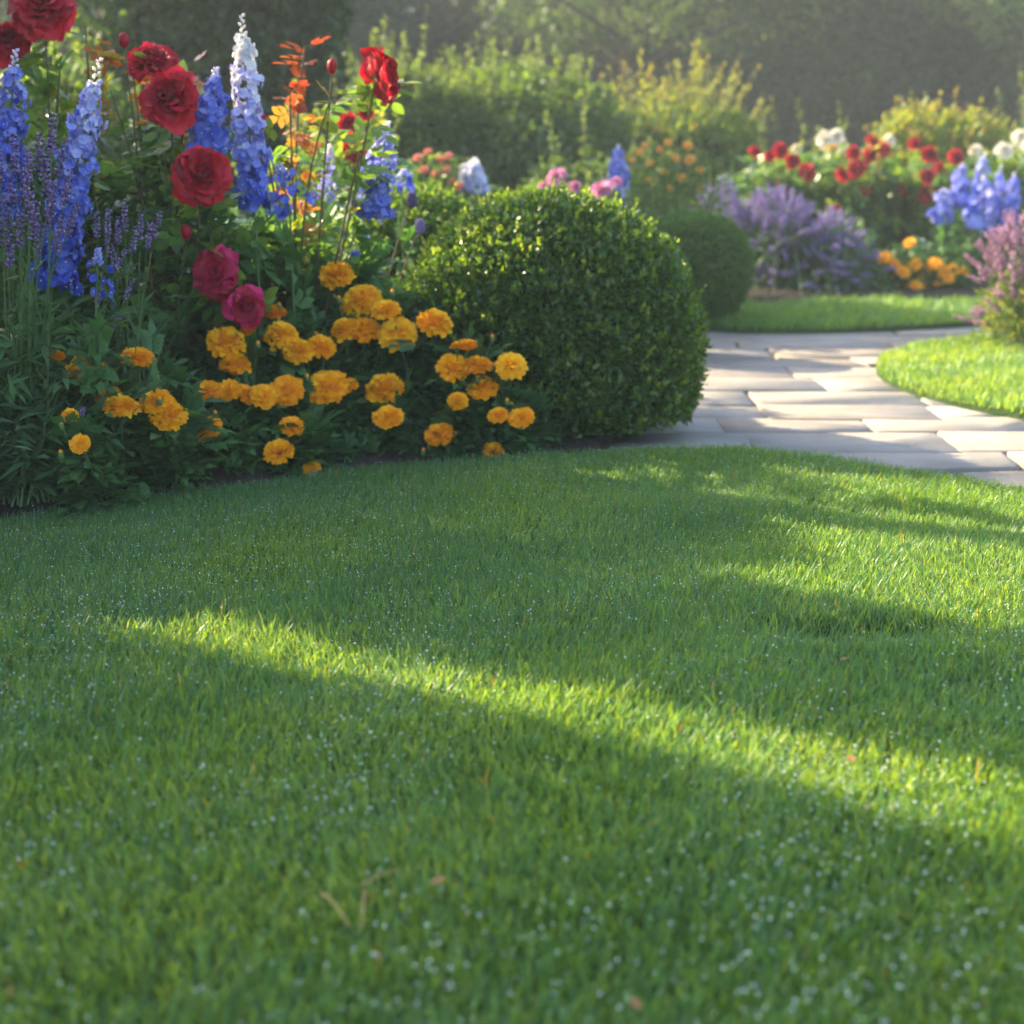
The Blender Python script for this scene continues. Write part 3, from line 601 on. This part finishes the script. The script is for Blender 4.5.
# ------------------------------------------------------------------ roses
def rose_bush(base, blooms, label, group, leafcloud=(), seed=1, meshes=ROSE, nleaf=40, name='rose_bush', lf=.085, young=(), bmats=None, fill_n=500, rad=(.22, .15, .3), cane=.0035, tint0=.2, buds=()):
    """blooms: (px, py, radius px, Y, facing); young: (px, py, Y, n) bronze new growth"""
    g = np.random.default_rng(seed); base = np.array(base, float); root = empty(name, base, label, 'rose bush', group); s_ = MB(); l = MB()
    def sprig(p0, p1, m, t_lo, t_hi, bow, sz=lf):
        pts = bez(p0, p1, bow, 9); s_.tube(pts, cane, cane * .55, 0, .5)
        ti = .25 + .77 * g.random(m); pp = np.stack([np.interp(ti, np.linspace(0, 1, 9), pts[:, q]) for q in range(3)], 1) + [0, .035, 0]
        l.inst(RLEAF, pp, unit(g.normal(size=(m, 3)) * [1, 1, .6] + [0, 0, .1]), g.normal(size=(m, 3)) * .5 + [0, 0, 1], sz * (.7 + .5 * g.random(m)), np.clip(t_lo + (t_hi - t_lo) * ti + .08 * g.normal(size=m), 0, 1)); return pts
    for k, (x, y, r_, Y_, fc, *rest) in enumerate(blooms):
        p = at(x, y, Y_); R_ = px2m(r_, Y_); f = unit(np.array(fc, float)); sprig(base + g.normal(size=3) * [.03, .03, 0], p - f * R_ * .3, nleaf, tint0 - .05, tint0 + .15, [(p - base)[0] * .2, .03, .08])
        o = bloom('rose_bloom', meshes[k % len(meshes)], p, R_ * (.93 if r_ > 12 else .88), f, root)
    for (x, y, Y_) in buds:
        p = at(x, y, Y_); sprig(base, p - [0, 0, .012], 8, tint0, tint0 + .2, [0, .02, .06]); bb = MB(); bb.raw(p + IV * [.011, .011, .017] * (1 + .08 * vnoise(IV, 5, 3))[:, None], [IF], 0, .45)
        part(bb, 'rose_bud', M['red'], root); bb = MB()
        for k in range(5): bb.inst(LEAFN, (p - [0, 0, .015])[None], (math.cos(k * 1.2566) * .5, math.sin(k * 1.2566) * .5, 1), (math.cos(k * 1.2566), math.sin(k * 1.2566), 0), .026, .5, 0, 1.4)
        part(bb, 'sepals', M['stem'], root)
    for (x, y, Y_, n_, tl, th_) in young:
        p = at(x, y, Y_); sprig(base + [0, 0, base[2]], p, n_, tl, th_, [g.normal() * .03, .02, .1], lf * .75)
    n = fill_n; d = unit(g.normal(size=(n, 3))); rr = .35 + .65 * g.random(n) ** .5; pp = base + [0, .08, rad[2]] + d * np.array(rad) * rr[:, None]; pp = pp[pp[:, 2] > base[2]]
    l.inst(RLEAF, pp, unit(g.normal(size=pp.shape) * [1, 1, .6]), g.normal(size=pp.shape) * .5 + [0, -.15, 1], lf * (.7 + .5 * g.random(len(pp))), np.clip(tint0 + .1 * g.normal(size=len(pp)), 0, .5))
    for k in range(8): a = k * .8; s_.tube(bez(base, base + np.array([math.cos(a) * rad[0] * .6, math.sin(a) * rad[1] * .6, rad[2] * (1.3 + .3 * g.random())])), cane * 1.2, cane * .6)
    part(s_, 'cane', M['cane'], root); part(l, 'foliage', M['rose_leaf'], root); return root
gr = 'rose bushes in the near bed'
p = at(30, 200, 3.25); rose_bush((p[0], 3.25, .05), [(42, 8, 30, 3.15, (.1, -.7, .5)), (8, 40, 22, 3.2, (-.1, -.8, .5))], 'rose bush with two crimson blooms cut by the top left corner', gr, seed=2, fill_n=420, rad=(.2, .15, .36), young=[(85, 25, 3.2, 26, .4, .62), (105, 45, 3.15, 22, .45, .8), (60, 70, 3.15, 20, .3, .5)])
p = at(150, 200, 3.12); rose_bush((p[0], 3.12, .05), [(152, 60, 25, 3.2, (.2, -.6, .8)), (168, 97, 30, 3.0, (-.25, -.9, .45)), (201, 174, 29, 2.92, (.25, -1, .25))], 'rose bush with three deep red blooms stacked in front of the delphiniums', gr, seed=3, buds=[(124, 40, 3.12), (186, 232, 2.98)], fill_n=620, rad=(.26, .15, .35), young=[(190, 62, 3.2, 20, .4, .85), (130, 55, 3.2, 24, .3, .8), (110, 90, 3.15, 20, .3, .5)])
p = at(300, 250, 3.3); rose_bush((p[0], 3.3, .05), [(383, 74, 27, 3.15, (.75, .35, .35))], 'rose bush with one red bloom seen from behind on a long cane', gr, seed=4, buds=[(332, 66, 3.2), (262, 120, 3.15)], fill_n=420, rad=(.26, .16, .22), nleaf=34, young=[(305, 45, 3.25, 34, .45, .95), (290, 90, 3.2, 26, .3, .85), (330, 100, 3.15, 18, .3, .5), (360, 150, 3.1, 10, .3, .42), (270, 150, 3.2, 16, .25, .4)])
p = at(225, 300, 3.2); rose_bush((p[0], 3.2, .05), [(215, 272, 25, 3.0, (-.1, -1, .3)), (246, 306, 20, 2.98, (.3, -.9, .1))], 'low rose bush with two magenta blooms above the marigolds', gr, seed=5, meshes=ROSEM, fill_n=420, rad=(.26, .12, .24))
p = at(330, 150, 4.3); rose_bush((p[0], 4.3, .05), [(347, 122, 11, 4.2, (0, -1, .3)), (354, 150, 12, 4.2, (.2, -1, .1)), (366, 112, 8, 4.25, (0, -1, .3))], 'more distant rose bush whose small red blooms show behind the tall cane', gr, seed=6, fill_n=520, rad=(.35, .2, .33))

# ------------------------------------------------------------------ delphiniums
gd = 'delphinium spikes in the near bed'
def dl(x0, y0, x1, y1, Y_, wpx, label, **k):
    t, b_ = at(x0, y0, Y_), at(x1, y1, Y_); gnd = np.array([b_[0] + (b_[0] - t[0]) * .3, Y_ + .02, .04]); return delphinium(t, b_, gnd, px2m(wpx, Y_), label, k.pop('group', gd), **k)
dl(94, 84, 52, 285, 2.78, 20, 'long leaning blue delphinium with a lilac top left of the red roses', t0=.04, t1=.62, seed=1)
dl(14, 68, 2, 215, 2.85, 18, 'blue delphinium spike cut by the left edge', t0=.06, t1=.42, seed=2)
dl(215, 78, 206, 160, 3.05, 18, 'short stout blue delphinium between the red roses and the white spike', t0=.2, t1=.3, seed=3)
dl(243, 36, 254, 205, 3.1, 17, 'tallest delphinium, white at the top and blue below', t0=.15, t1=1.0, seed=4)
dl(386, 132, 371, 214, 3.3, 17, 'blue delphinium with a pale tip left of the boxwood crown', t0=.15, t1=.6, seed=5)
dl(280, 170, 290, 212, 3.15, 22, 'loose cluster of blue delphinium florets right of the tallest spike', t0=.1, t1=.3, seed=6, loose=.3, n=40)
dl(98, 255, 96, 304, 2.62, 13, 'few deep blue florets on a thin stem under the leaning spike', t0=.05, t1=.15, seed=7, loose=.4, n=16)
dl(404, 172, 402, 190, 3.7, 12, 'small violet-blue floret cluster behind the boxwood mound', t0=.2, t1=.3, seed=8, n=18)
dl(360, 225, 368, 250, 3.35, 16, 'sparse pale blue florets low in front of the boxwood mound', t0=.2, t1=.5, seed=9, loose=.5, n=16)
dl(330, 150, 322, 200, 3.4, 10, 'thin washed-out delphinium among the rose leaves', t0=.4, t1=.7, seed=10, n=30, loose=.4)

# ------------------------------------------------------------------ lavender and leafy plants at the left
g = np.random.default_rng(77)
def heads(spec, Y_): return np.array([at(x, y, Y_ + g.normal() * .06) for x, y in spec])
gl = 'lavender plants in the near bed'
hs = [(52, 140), (38, 160), (60, 165), (28, 175), (12, 190), (45, 185), (66, 195), (8, 215), (30, 210), (20, 235), (48, 215), (38, 245), (10, 255), (0, 175), (58, 240), (25, 190), (3, 235), (44, 170), (70, 225), (15, 160), (33, 228), (52, 205)]
p = at(10, 400, 2.62); spike_plant('lavender', (p[0], 2.66, .04), heads(hs, 2.6), 'lavender with dense dusky purple heads in front of the leaning delphinium', M['lavender'], gl, .065, .0075, 3, .4, nleaf=500, leaflen=.05, htop=.34)
hs = [(97, 232), (108, 225), (118, 235), (140, 230), (148, 240), (156, 230), (125, 222), (106, 248), (133, 245), (114, 262)]
p = at(105, 400, 2.75); spike_plant('lavender', (p[0], 2.8, .04), heads(hs, 2.75), 'lavender with pale purple heads rising between the delphinium and the rose leaves', M['lavender'], gl, .05, .006, 4, .6, nleaf=300, htop=.3)
hs = [(120, 262), (128, 292), (112, 328), (104, 347), (88, 430), (118, 452), (98, 300), (82, 412)]
p = at(60, 440, 2.7); spike_plant('lavender', (p[0], 2.78, .04), heads(hs, 2.66), 'sprawling lavender whose thin heads bend out over the marigolds', M['lavender'], gl, .04, .005, 5, .55, nleaf=160, htop=.2)
def lance_plant(base, label, seed, n=260, L_=.16, h=.28, sp=.12, group='lance-leaved plants at the left', lean=(0, 0)):
    g = np.random.default_rng(seed); base = np.array(base, float); root = empty('lance_leaved_plant', base, label, 'plant', group); s_ = MB(); l = MB()
    for k in range(30):
        e = base + np.array([g.normal() * sp + lean[0], g.normal() * sp * .6 + lean[1], h * (.55 + .5 * g.random())]); pts = bez(base + g.normal(size=3) * [.03, .03, 0], e, [0, 0, .05], 7); s_.tube(pts, .003, .0015)
        m = n // 30; ti = .1 + .9 * g.random(m); pp = np.stack([np.interp(ti, np.linspace(0, 1, 7), pts[:, q]) for q in range(3)], 1)
        V = LEAFN[0].copy(); l.inst((V * [1, 1, 1], LEAFN[1]), pp, unit(g.normal(size=(m, 3)) * [1, 1, .5] + [0, -.1, .35]), g.normal(size=(m, 3)) * .4 + [0, 0, 1], L_ * (.4 + .5 * g.random(m)), np.clip(.4 + .25 * g.normal(size=m), 0, 1), 0, 1.1)
    part(s_, 'stem', M['stem'], root); part(l, 'foliage', M['lance_leaf'], root)
for k, (x, Y_, h, sp, lab) in enumerate([(10, 2.62, .34, .09, 'tallest clump of narrow grey-green leaves at the left edge'), (48, 2.74, .24, .06, 'clump of narrow leaves arching right over the small marigolds'), (-60, 2.5, .36, .10, 'clump of narrow leaves mostly outside the left edge'), (25, 2.58, .16, .07, 'low clump of narrow leaves by the dark soil of the lawn edge'), (100, 3.0, .38, .10, 'clump of narrow leaves behind the purple lavender heads')]):
    p = at(x, 400, Y_); lance_plant((p[0], Y_, .04), lab, 50 + k, 1100, .085, h, sp)
# drumstick buds
for (x, y, lab, c_) in [(412, 200, 'dark purple drumstick bud on a thin stem above the boxwood mound', 0), (420, 227, 'pinkish purple drumstick bud lower in front of the boxwood mound', 1)]:
    p = at(x, y, 3.4); root = empty('drumstick_flower', (p[0] - .12, 3.4, .05), lab, 'flower', 'drumstick buds'); s_ = MB(); s_.tube(bez((p[0] - .12, 3.4, .05), p, [-.03, 0, .03]), .003, .0018); part(s_, 'stem', M['cane'], root)
    g2 = np.random.default_rng(5); d = unit(g2.normal(size=(160, 3))); b = MB(); b.inst(OCT, p + d * [.011, .011, .017], d, g2.normal(size=(160, 3)), .008, np.clip(.1 + .6 * c_ + .3 * g2.random(160), 0, 1)); part(b, 'flower_head', M['lavender'], root)

# ------------------------------------------------------------------ mid distance
dl(472, 164, 473, 190, 5.4, 12, 'pale lilac delphinium top just above the boxwood crown', t0=.6, t1=.8, seed=21, group='delphiniums in the far border', flor=.022, leaves=True)
dl(618, 152, 617, 212, 5.6, 9, 'single straight blue delphinium right of the pink blooms', t0=.25, t1=.45, seed=22, group='delphiniums in the far border', flor=.022)
for k, (x0, y0, x1, y1, lab) in enumerate([(943, 192, 942, 222, 'leftmost and shortest blue delphinium of the far group'), (962, 168, 960, 205, 'violet-blue delphinium second from the left in the far group'), (984, 160, 972, 225, 'tallest blue delphinium leaning right in the far group'), (1000, 172, 990, 235, 'blue delphinium right of the tallest in the far group'), (1014, 178, 1008, 225, 'pale blue delphinium at the right end of the far group'), (922, 243, 922, 255, 'tiny blue bloom left of the far delphinium group')]):
    dl(x0, y0, x1, y1, 6.75 + .1 * (k % 2), 7.5 if k < 5 else 7, lab, t0=.2, t1=.42, seed=30 + k, group='delphiniums in the far border', flor=.026, n=(52 if k < 5 else 14), loose=.25)
def blob_flowers(name, items, Y_, label, meshes, cat, leafm='hedge', group=None, seed=1, rad=(.25, .2), h=None, leaf=.03, nleaf=2500, fn='flower_head', fs=1.0):
    P = [(at(x, y, Y_ + .03 * (i % 3)), px2m(r_ * fs, Y_)) for i, (x, y, r_) in enumerate(items)]; c = np.mean([p[0] for p in P], 0); base = np.array([c[0], Y_ + .12, .04]); root = empty(name, base, label, cat, group)
    g = np.random.default_rng(seed); s_ = MB(); l = MB(); zt = h or max(p[0][2] for p in P)
    for p, r_ in P:
        s_.tube(bez(base + g.normal(size=3) * [.04, .04, 0], p - [0, 0, r_ * .3], [0, 0, .05]), .003, .002); bloom(fn, meshes[int(g.integers(len(meshes)))], p, r_, unit(np.array([g.normal() * .3, -.7, .7])), root)
    m = nleaf; d = unit(g.normal(size=(m, 3))); rr = .3 + .7 * g.random(m) ** .4; pp = np.array([base[0], base[1], zt * .5]) + d * np.array([rad[0], rad[1], zt * .5]) * rr[:, None]; pp = pp[pp[:, 2] > .03]
    l.inst(LEAF, pp, unit(g.normal(size=pp.shape)), g.normal(size=pp.shape) + [0, 0, 1], leaf * (.7 + .6 * g.random(len(pp))), np.clip(.35 + .2 * g.normal(size=len(pp)), 0, 1))
    part(s_, 'stem', M['stem'], root); part(l, 'foliage', M[leafm], root); return root
blob_flowers('peony', [(556, 176, 10), (545, 186, 6)], 5.2, 'peony with its highest pink bloom above the middle of the boxwood crown', ROSEP, 'peony', rad=(.2, .15), group='pink peonies', fn='peony_bloom')
blob_flowers('peony', [(600, 190, 12), (576, 186, 7), (616, 181, 6)], 5.25, 'peony with its widest pink bloom right of the boxwood crown', ROSEP, 'peony', rad=(.25, .15), group='pink peonies', seed=2, fn='peony_bloom')
blob_flowers('coral_flower_clump', [(418, 158, 7), (428, 152, 6), (440, 160, 7), (449, 156, 6), (424, 170, 7), (436, 174, 7), (447, 170, 6), (452, 182, 7), (414, 180, 6), (460, 186, 6)], 5.3, 'clump of coral and salmon flowers in front of the tall hedge', POMC, 'flower', group=None, fs=.75, seed=3, rad=(.28, .2))
blob_flowers('yellow_flower_clump', [(668, 143, 6), (688, 146, 7), (660, 150, 6), (675, 158, 7), (690, 160, 8), (700, 170, 6), (650, 163, 5), (682, 178, 7), (698, 186, 6), (640, 152, 6), (664, 172, 5), (648, 180, 5), (632, 160, 5), (670, 188, 5), (645, 145, 5)], 6.0, 'clump of soft orange daisies above the far dark ball', POMF, 'flower', group=None, fs=.78, seed=4, rad=(.30, .22), leafm='hedge')
# far marigolds
fm = [([(884, 258, 8), (895, 265, 8), (888, 272, 9), (903, 272, 8), (895, 292, 7), (880, 280, 7)], 'far marigold clump nearest the catmint'), ([(910, 243, 6), (915, 265, 8), (922, 272, 9), (916, 287, 8), (908, 291, 8), (927, 282, 7)], 'far marigold clump in the middle with one raised bloom'), ([(935, 264, 8), (943, 272, 8), (953, 270, 8), (948, 278, 7), (938, 281, 7), (964, 271, 6)], 'far marigold clump nearest the pink salvia')]
for k, (it, lab) in enumerate(fm): blob_flowers('marigold', it, 6.55, lab, POMG, 'marigold', 'marigold_leaf', 'marigolds in the far border', 60 + k, (.17, .12), leaf=.035, nleaf=900)
# catmint
def catmint(x, Y_, w_, topy, label, seed, n=170, mat='violet', lean=0):
    g = np.random.default_rng(seed); xs = x + g.normal(size=n) * w_ * .55; ys = topy + np.abs(xs - x) / w_ * 40 + g.random(n) ** 1.2 * 85; hd = np.array([at(a, b_, Y_ + g.normal() * .15) for a, b_ in zip(xs, ys)]); p = at(x, 300, Y_)
    spike_plant('catmint', (p[0], Y_, .03), hd, label, M[mat], 'catmint plants in the far border', .075, .0085, seed, .5, nleaf=2200, cat='catmint', leaflen=.045, htop=.34, spread=.5)
catmint(722, 6.9, 36, 180, 'catmint plume behind the far dark ball', 71, 190)
catmint(775, 6.75, 60, 188, 'widest catmint with the tallest violet plumes', 72, 420)
catmint(832, 6.65, 44, 212, 'lower catmint sloping down to the far marigolds', 73, 300)
# far roses
gf = 'rose bushes in the far border'
def fr(blooms, label, seed, Y_, meshes=ROSE, rad=(.4, .25, .28), tint0=.25, fn=900):
    xm = np.mean([b_[0] for b_ in blooms]); p = at(xm, 250, Y_); rose_bush((p[0], Y_ + .1, .04), [(x, y, r_, Y_ - .12 + .06 * (i % 4), (rng.normal() * .3, -1, .5)) for i, (x, y, r_) in enumerate(blooms)], label, gf, seed=seed, meshes=meshes, fill_n=fn, rad=rad, nleaf=14, tint0=tint0, lf=.10)
fr([(781, 150, 9), (793, 161, 8), (806, 171, 9), (786, 183, 9), (755, 151, 6), (770, 156, 6)], 'far red rose bush behind the catmint at its left end', 81, 7.3)
fr([(854, 152, 8), (871, 154, 9), (883, 149, 8), (873, 140, 7), (856, 168, 10), (845, 173, 9), (864, 190, 7), (850, 193, 6), (836, 212, 8)], 'far red rose bush in the middle with the most blooms', 82, 7.25)
fr([(915, 143, 7), (930, 154, 9), (956, 157, 9), (941, 168, 7), (928, 176, 8), (926, 194, 9), (902, 190, 6)], 'far red rose bush under the yellow-green shrub', 83, 7.3)
fr([(824, 138, 9), (836, 136, 9), (830, 146, 9), (842, 144, 7), (797, 148, 5), (890, 140, 7)], 'far rose bush with a tuft of cream white blooms', 84, 7.6, ROSEW, (.5, .2, .3))
fr([(1004, 150, 9), (1021, 136, 9), (975, 150, 7), (1014, 150, 9), (1030, 145, 9)], 'white rose bush at the right edge above the blue delphiniums', 85, 7.5, ROSEW, (.35, .2, .3))
# pink salvia at the right edge
g = np.random.default_rng(9); n = 120; xs = 1018 + g.normal(size=n) * 22; ys = 215 + g.random(n) * 85 + np.clip(1010 - xs, 0, 60) * .9; hd = np.array([at(a, b_, 4.75 + g.normal() * .07) for a, b_ in zip(xs, ys)]); p = at(1030, 345, 4.8)
M['salvia'] = leafmat('salvia_bud', [(.28, .12, .24), (.45, .24, .38), (.62, .42, .52)], .3, PT, .6, .2, 1.2)
spike_plant('pink_salvia', (p[0], 4.8, .03), hd, 'airy pink salvia growing in the island lawn at the right edge', M['salvia'], None, .06, .008, 9, .5, leafmat_='bright', nleaf=1300, cat='salvia', leaflen=.045, htop=.28, spread=.3)

# ------------------------------------------------------------------ hedges, shrubs and trees behind
def shr(x, Y_, wpx, topy, label, n, seed, mat='hedge', leaf=.045, depth=None, **k):
    p = at(x, topy, Y_); rz = (p[2] - .0) / 1.9; loose_shrub(k.pop('name', 'shrub'), (p[0], Y_, 0), (px2m(wpx, Y_), depth or px2m(wpx, Y_) * .8, rz), leaf, n, M[mat], label, seed=seed, **k)
gs = 'shrubs behind the far border'
shr(500, 8.6, 130, 62, 'tallest rounded hedge shrub with a sunlit top above the boxwood ball', 30000, 91, depth=.75, group=gs, shoots=120, shootlen=.14)
shr(395, 8.2, 80, 75, 'hedge shrub behind the red bloom on the long cane', 14000, 92, group=gs, shoots=60, shootlen=.22)
shr(675, 9.0, 85, 108, 'shrub with pinkish yellow shoots behind the orange daisies', 14000, 93, group=gs, shoots=110, shootlen=.24, tipt=.78, mat='bright', tint0=.2)
shr(935, 8.4, 72, 112, 'yellow-green shrub above the far red roses', 12000, 94, mat='bright', group=gs, shoots=70, shootlen=.12, tint0=.55)
shr(800, 8.8, 80, 165, 'low dark shrub between the roses and the wood', 9000, 95, group=gs, shoots=20)
shr(590, 7.6, 70, 170, 'low shrub filling behind the blue delphinium', 8000, 96, group=gs, shoots=20, mat='hedge')
shr(1060, 8.6, 70, 130, 'shrub at the right end of the far border', 8000, 97, group=gs, shoots=30)
loose_shrub('broadleaf_shrub', (-1.42, 7.0, 0), (.62, .55, 1.2), .05, 42000, M['tree2'], 'tall dark shrub rising out of the picture behind the near roses', 'shrub', gs, seed=98, shoots=60, shootlen=.25)
shr(30, 5.8, 130, 70, 'dark shrub behind the top left roses', 16000, 99, group=gs, shoots=40, shootlen=.2)
shr(330, 5.2, 70, 190, 'low shrub behind the near rose canes', 7000, 90, group=gs, shoots=20)

def tree_meshes(seed, H=6.0, leaf=.13, n=9000, mat='tree', f0=.12):
    """trunk + limbs + crown of clustered leaves; returns two meshes"""
    g = np.random.default_rng(seed); t_ = MB(); c = MB(); tr = bez([0, 0, -.1], [g.normal() * .2, g.normal() * .2, H * .8], g.normal(size=3) * .15, 9); t_.tube(tr, .17, .05, 0, .4, 8)
    ends = []
    for k in range(26):
        f = f0 + (.97 - f0) * (k / 26); p0 = np.array([np.interp(f, np.linspace(0, 1, 9), tr[:, q]) for q in range(3)]); a = k * 2.4 + g.normal() * .3; L_ = (1.0 + 1.25 * math.sin(math.pi * min(1, f * .8 + .15))) * (.8 + .35 * g.random())
        e = p0 + np.array([math.cos(a) * L_, math.sin(a) * L_, L_ * (.15 + .5 * f)]); pts = bez(p0, e, [0, 0, .25], 6); t_.tube(pts, .05, .012, 0, .4, 5)
        for q_ in (.45, .7, 1.0): ends.append((pts[int(q_ * 5)], .45 + .25 * g.random()))
    ends.append((tr[-1] + [0, 0, .3], .7)); m = n // len(ends)
    for p, r_ in ends:
        d = unit(g.normal(size=(m, 3))); pp = p + d * (r_ * g.random((m, 1)) ** .45) * [1.1, 1.1, .75]; b_ = g.normal() * .22
        c.inst(LEAF, pp, unit(d * .4 + g.normal(size=d.shape) * .8 - [0, 0, .2]), g.normal(size=d.shape) * .6 + [0, 0, 1], leaf * (.6 + .6 * g.random(m)), np.clip(.42 + b_ + .2 * g.normal(size=m), 0, 1), 0, 1.3)
    o1 = t_.build('trunk', M['bark']); o2 = c.build('crown', M[mat]); m1, m2 = o1.data, o2.data; bpy.data.objects.remove(o1); bpy.data.objects.remove(o2); return m1, m2
TR = [tree_meshes(500 + k, 5.5 + .6 * k, .085 + .01 * k, 34000) for k in range(3)] + [tree_meshes(520, 5.5, .075, 14000, 'hedge', .42)]  # last crown uses paler hedge leaves, a sunlit look put into the colour
def tree(x, y, k, s_, rz, label, group='trees closing the view'):
    root = empty('broadleaf_tree', (x, y, -.06), label, 'tree', group, rz); root.scale = (s_, s_, s_)
    for nm, me in zip(('trunk', 'crown'), TR[k]): o = bpy.data.objects.new(nm, me); C.objects.link(o); o.parent = root
tl = [(1.15, 15.0, 3, .74, 'smaller tree, sunlit look put into its leaf colour, whose crown stands out in front of the wood'), (5.4, 15.5, 3, .8, 'small pale tree in front of the wood at right'), (-3.7, 12.8, 0, .74, 'broadleaf tree with lit outer leaves, left of the hedge'), (-5.3, 15, 1, .9, 'tree filling the top left behind the roses'), (-1.2, 20, 2, 1.0, 'hazy tree above the hedge shrub'), (1.4, 18, 0, 1.0, 'hazy tree whose low boughs hang over the middle'), (3.6, 19.5, 1, 1.05, 'hazy tree above the far red roses'), (6.3, 18.5, 2, 1.0, 'hazy tree above the yellow-green shrub'), (9.0, 20.5, 0, 1.1, 'hazy tree beyond the right edge'),
      (-4.5, 24, 1, 1.2, 'distant tree behind the left of the wood'), (.2, 25, 0, 1.25, 'distant tree closing the gap above the hedge'), (4.8, 25, 2, 1.2, 'distant tree closing the gap at right centre'), (8.8, 26, 1, 1.3, 'distant tree at the far right of the wood'), (-7.5, 20, 2, 1.1, 'distant tree at the far left of the wood'), (2.5, 29, 1, 1.3, 'farthest tree seen faintly between the trunks'), (12, 24, 2, 1.2, 'distant tree outside the right of the frame')]
for k, (x, y, kk, s_, lab) in enumerate(tl): tree(x, y, kk, s_, k * 1.7, lab)
# undergrowth of the wood: low hedge shrubs so no sky shows between trunks
for k in range(9):
    x = -8 + k * 2.4; loose_shrub('woodland_shrub', (x, 21.5 + .7 * (k % 2), 0), (1.7, 1.2, 1.5), .16, 5000, M['tree'], 'dark hazy shrub under the distant trees', 'shrub', 'undergrowth of the wood', seed=700 + k, shoots=10, shootlen=.4)

# ------------------------------------------------------------------ fallen leaves and dry stalks on the lawn
for (x, y, a, s_, lab) in [(431, 884, .5, .022, 'small brown leaf lying in the grass right of the dry stalks'), (850, 762, 1.2, .02, 'small orange leaf in the sunlit streak of lawn'), (640, 1010, 2., .02, 'brown leaf bit at the bottom edge of the lawn'), (840, 660, .2, .016, 'tiny brown leaf below the dark hollow')]:
    p = G(x, y, .055); b = MB(); root_p = np.array([*p, .055]); b.inst(OVAL, np.zeros((1, 3)), (math.cos(a), math.sin(a), .2), (0, 0, 1), s_ * .7, .9); o = b.build('fallen_leaf', leafmat('brown_leaf', [(.2, .09, .03), (.30, .13, .04)], .2)); o.location = tuple(root_p); tag(o, lab, 'leaf', 'fallen leaves on the lawn')
for (x0, y0, x1, y1, lab) in [(362, 890, 404, 876, 'pale dry stalk lying flat above the two bent stalks'), (322, 898, 350, 932, 'dry tan stalk slanting down to the right'), (365, 896, 362, 935, 'dry reddish stalk standing beside the slanting one')]:
    a, b_ = G(x0, y0, .05), G(x1, y1, .045); b = MB(); A = np.array([*a, .055]); b.tube(bez((0, 0, 0), np.array([*b_, .05]) - A, (0, 0, .008)), .0010, .0005, 0, .8, 5); o = b.build('dry_stalk', leafmat('straw', [(.3, .17, .06), (.42, .26, .10)], .0)); o.location = tuple(A); tag(o, lab, 'stalk', 'dry stalks on the lawn')

# ------------------------------------------------------------------ unseen columns added left of the frame, shaped to cast the lawn's shade
def sc_xy(s_, c_): return .866 * s_ + .5 * c_, -.5 * s_ + .866 * c_
YG = 'added yew columns left of the frame'
def blocker(s_, c_, r_, top, label, seed, n, leaf=.02, squash=4): 
    x, y = sc_xy(s_, c_); clipped_ball('shade_column', (x, y, .03), (r_, r_, top * 1.09 / 1.93), leaf, n, M['boxfar'], label, YG, seed=seed, squash=squash, shell=.2 if r_ > .1 else .5)
blocker(-2.65, .86, .46, 1.9, 'added broad yew column nearest the camera', 201, 60000, squash=2.4)
blocker(-3.1, 1.73, .262, 2.05, 'added slimmer yew column behind the broad one', 202, 30000, squash=2.4)
blocker(-2.9, 1.42, .13, .84, 'added lowest yew dome between the broad and the slim column', 206, 12000)
blocker(-3.0, 2.17, .21, 1.24, 'added low yew dome beside the rose bushes', 205, 22000)
blocker(-3.5, 2.45, .05, 2.2, 'added thinnest yew column', 203, 7000)
blocker(-4.2, 2.9, .08, 2.7, 'added tallest thin yew column', 204, 9000)
# ------------------------------------------------------------------ haze
bm = bmesh.new(); bmesh.ops.create_cube(bm, size=1); me = bpy.data.meshes.new('haze'); bm.to_mesh(me); bm.free()
hz = bpy.data.objects.new('haze', me); C.objects.link(hz); hz.scale = (60, 46, 10.2); hz.location = (0, 18, 4.0); tag(hz, 'thin morning mist over the garden', 'haze', None, 'stuff')
m = bpy.data.materials.new('haze'); m.use_nodes = True; t = m.node_tree; t.nodes.remove(t.nodes['Principled BSDF']); pv = t.nodes.new('ShaderNodeVolumePrincipled')
pv.inputs['Density'].default_value = .0050; pv.inputs['Color'].default_value = (.84, .95, 1.0, 1); pv.inputs['Anisotropy'].default_value = .2
t.links.new(pv.outputs[0], t.nodes['Material Output'].inputs['Volume']); me.materials.append(m)
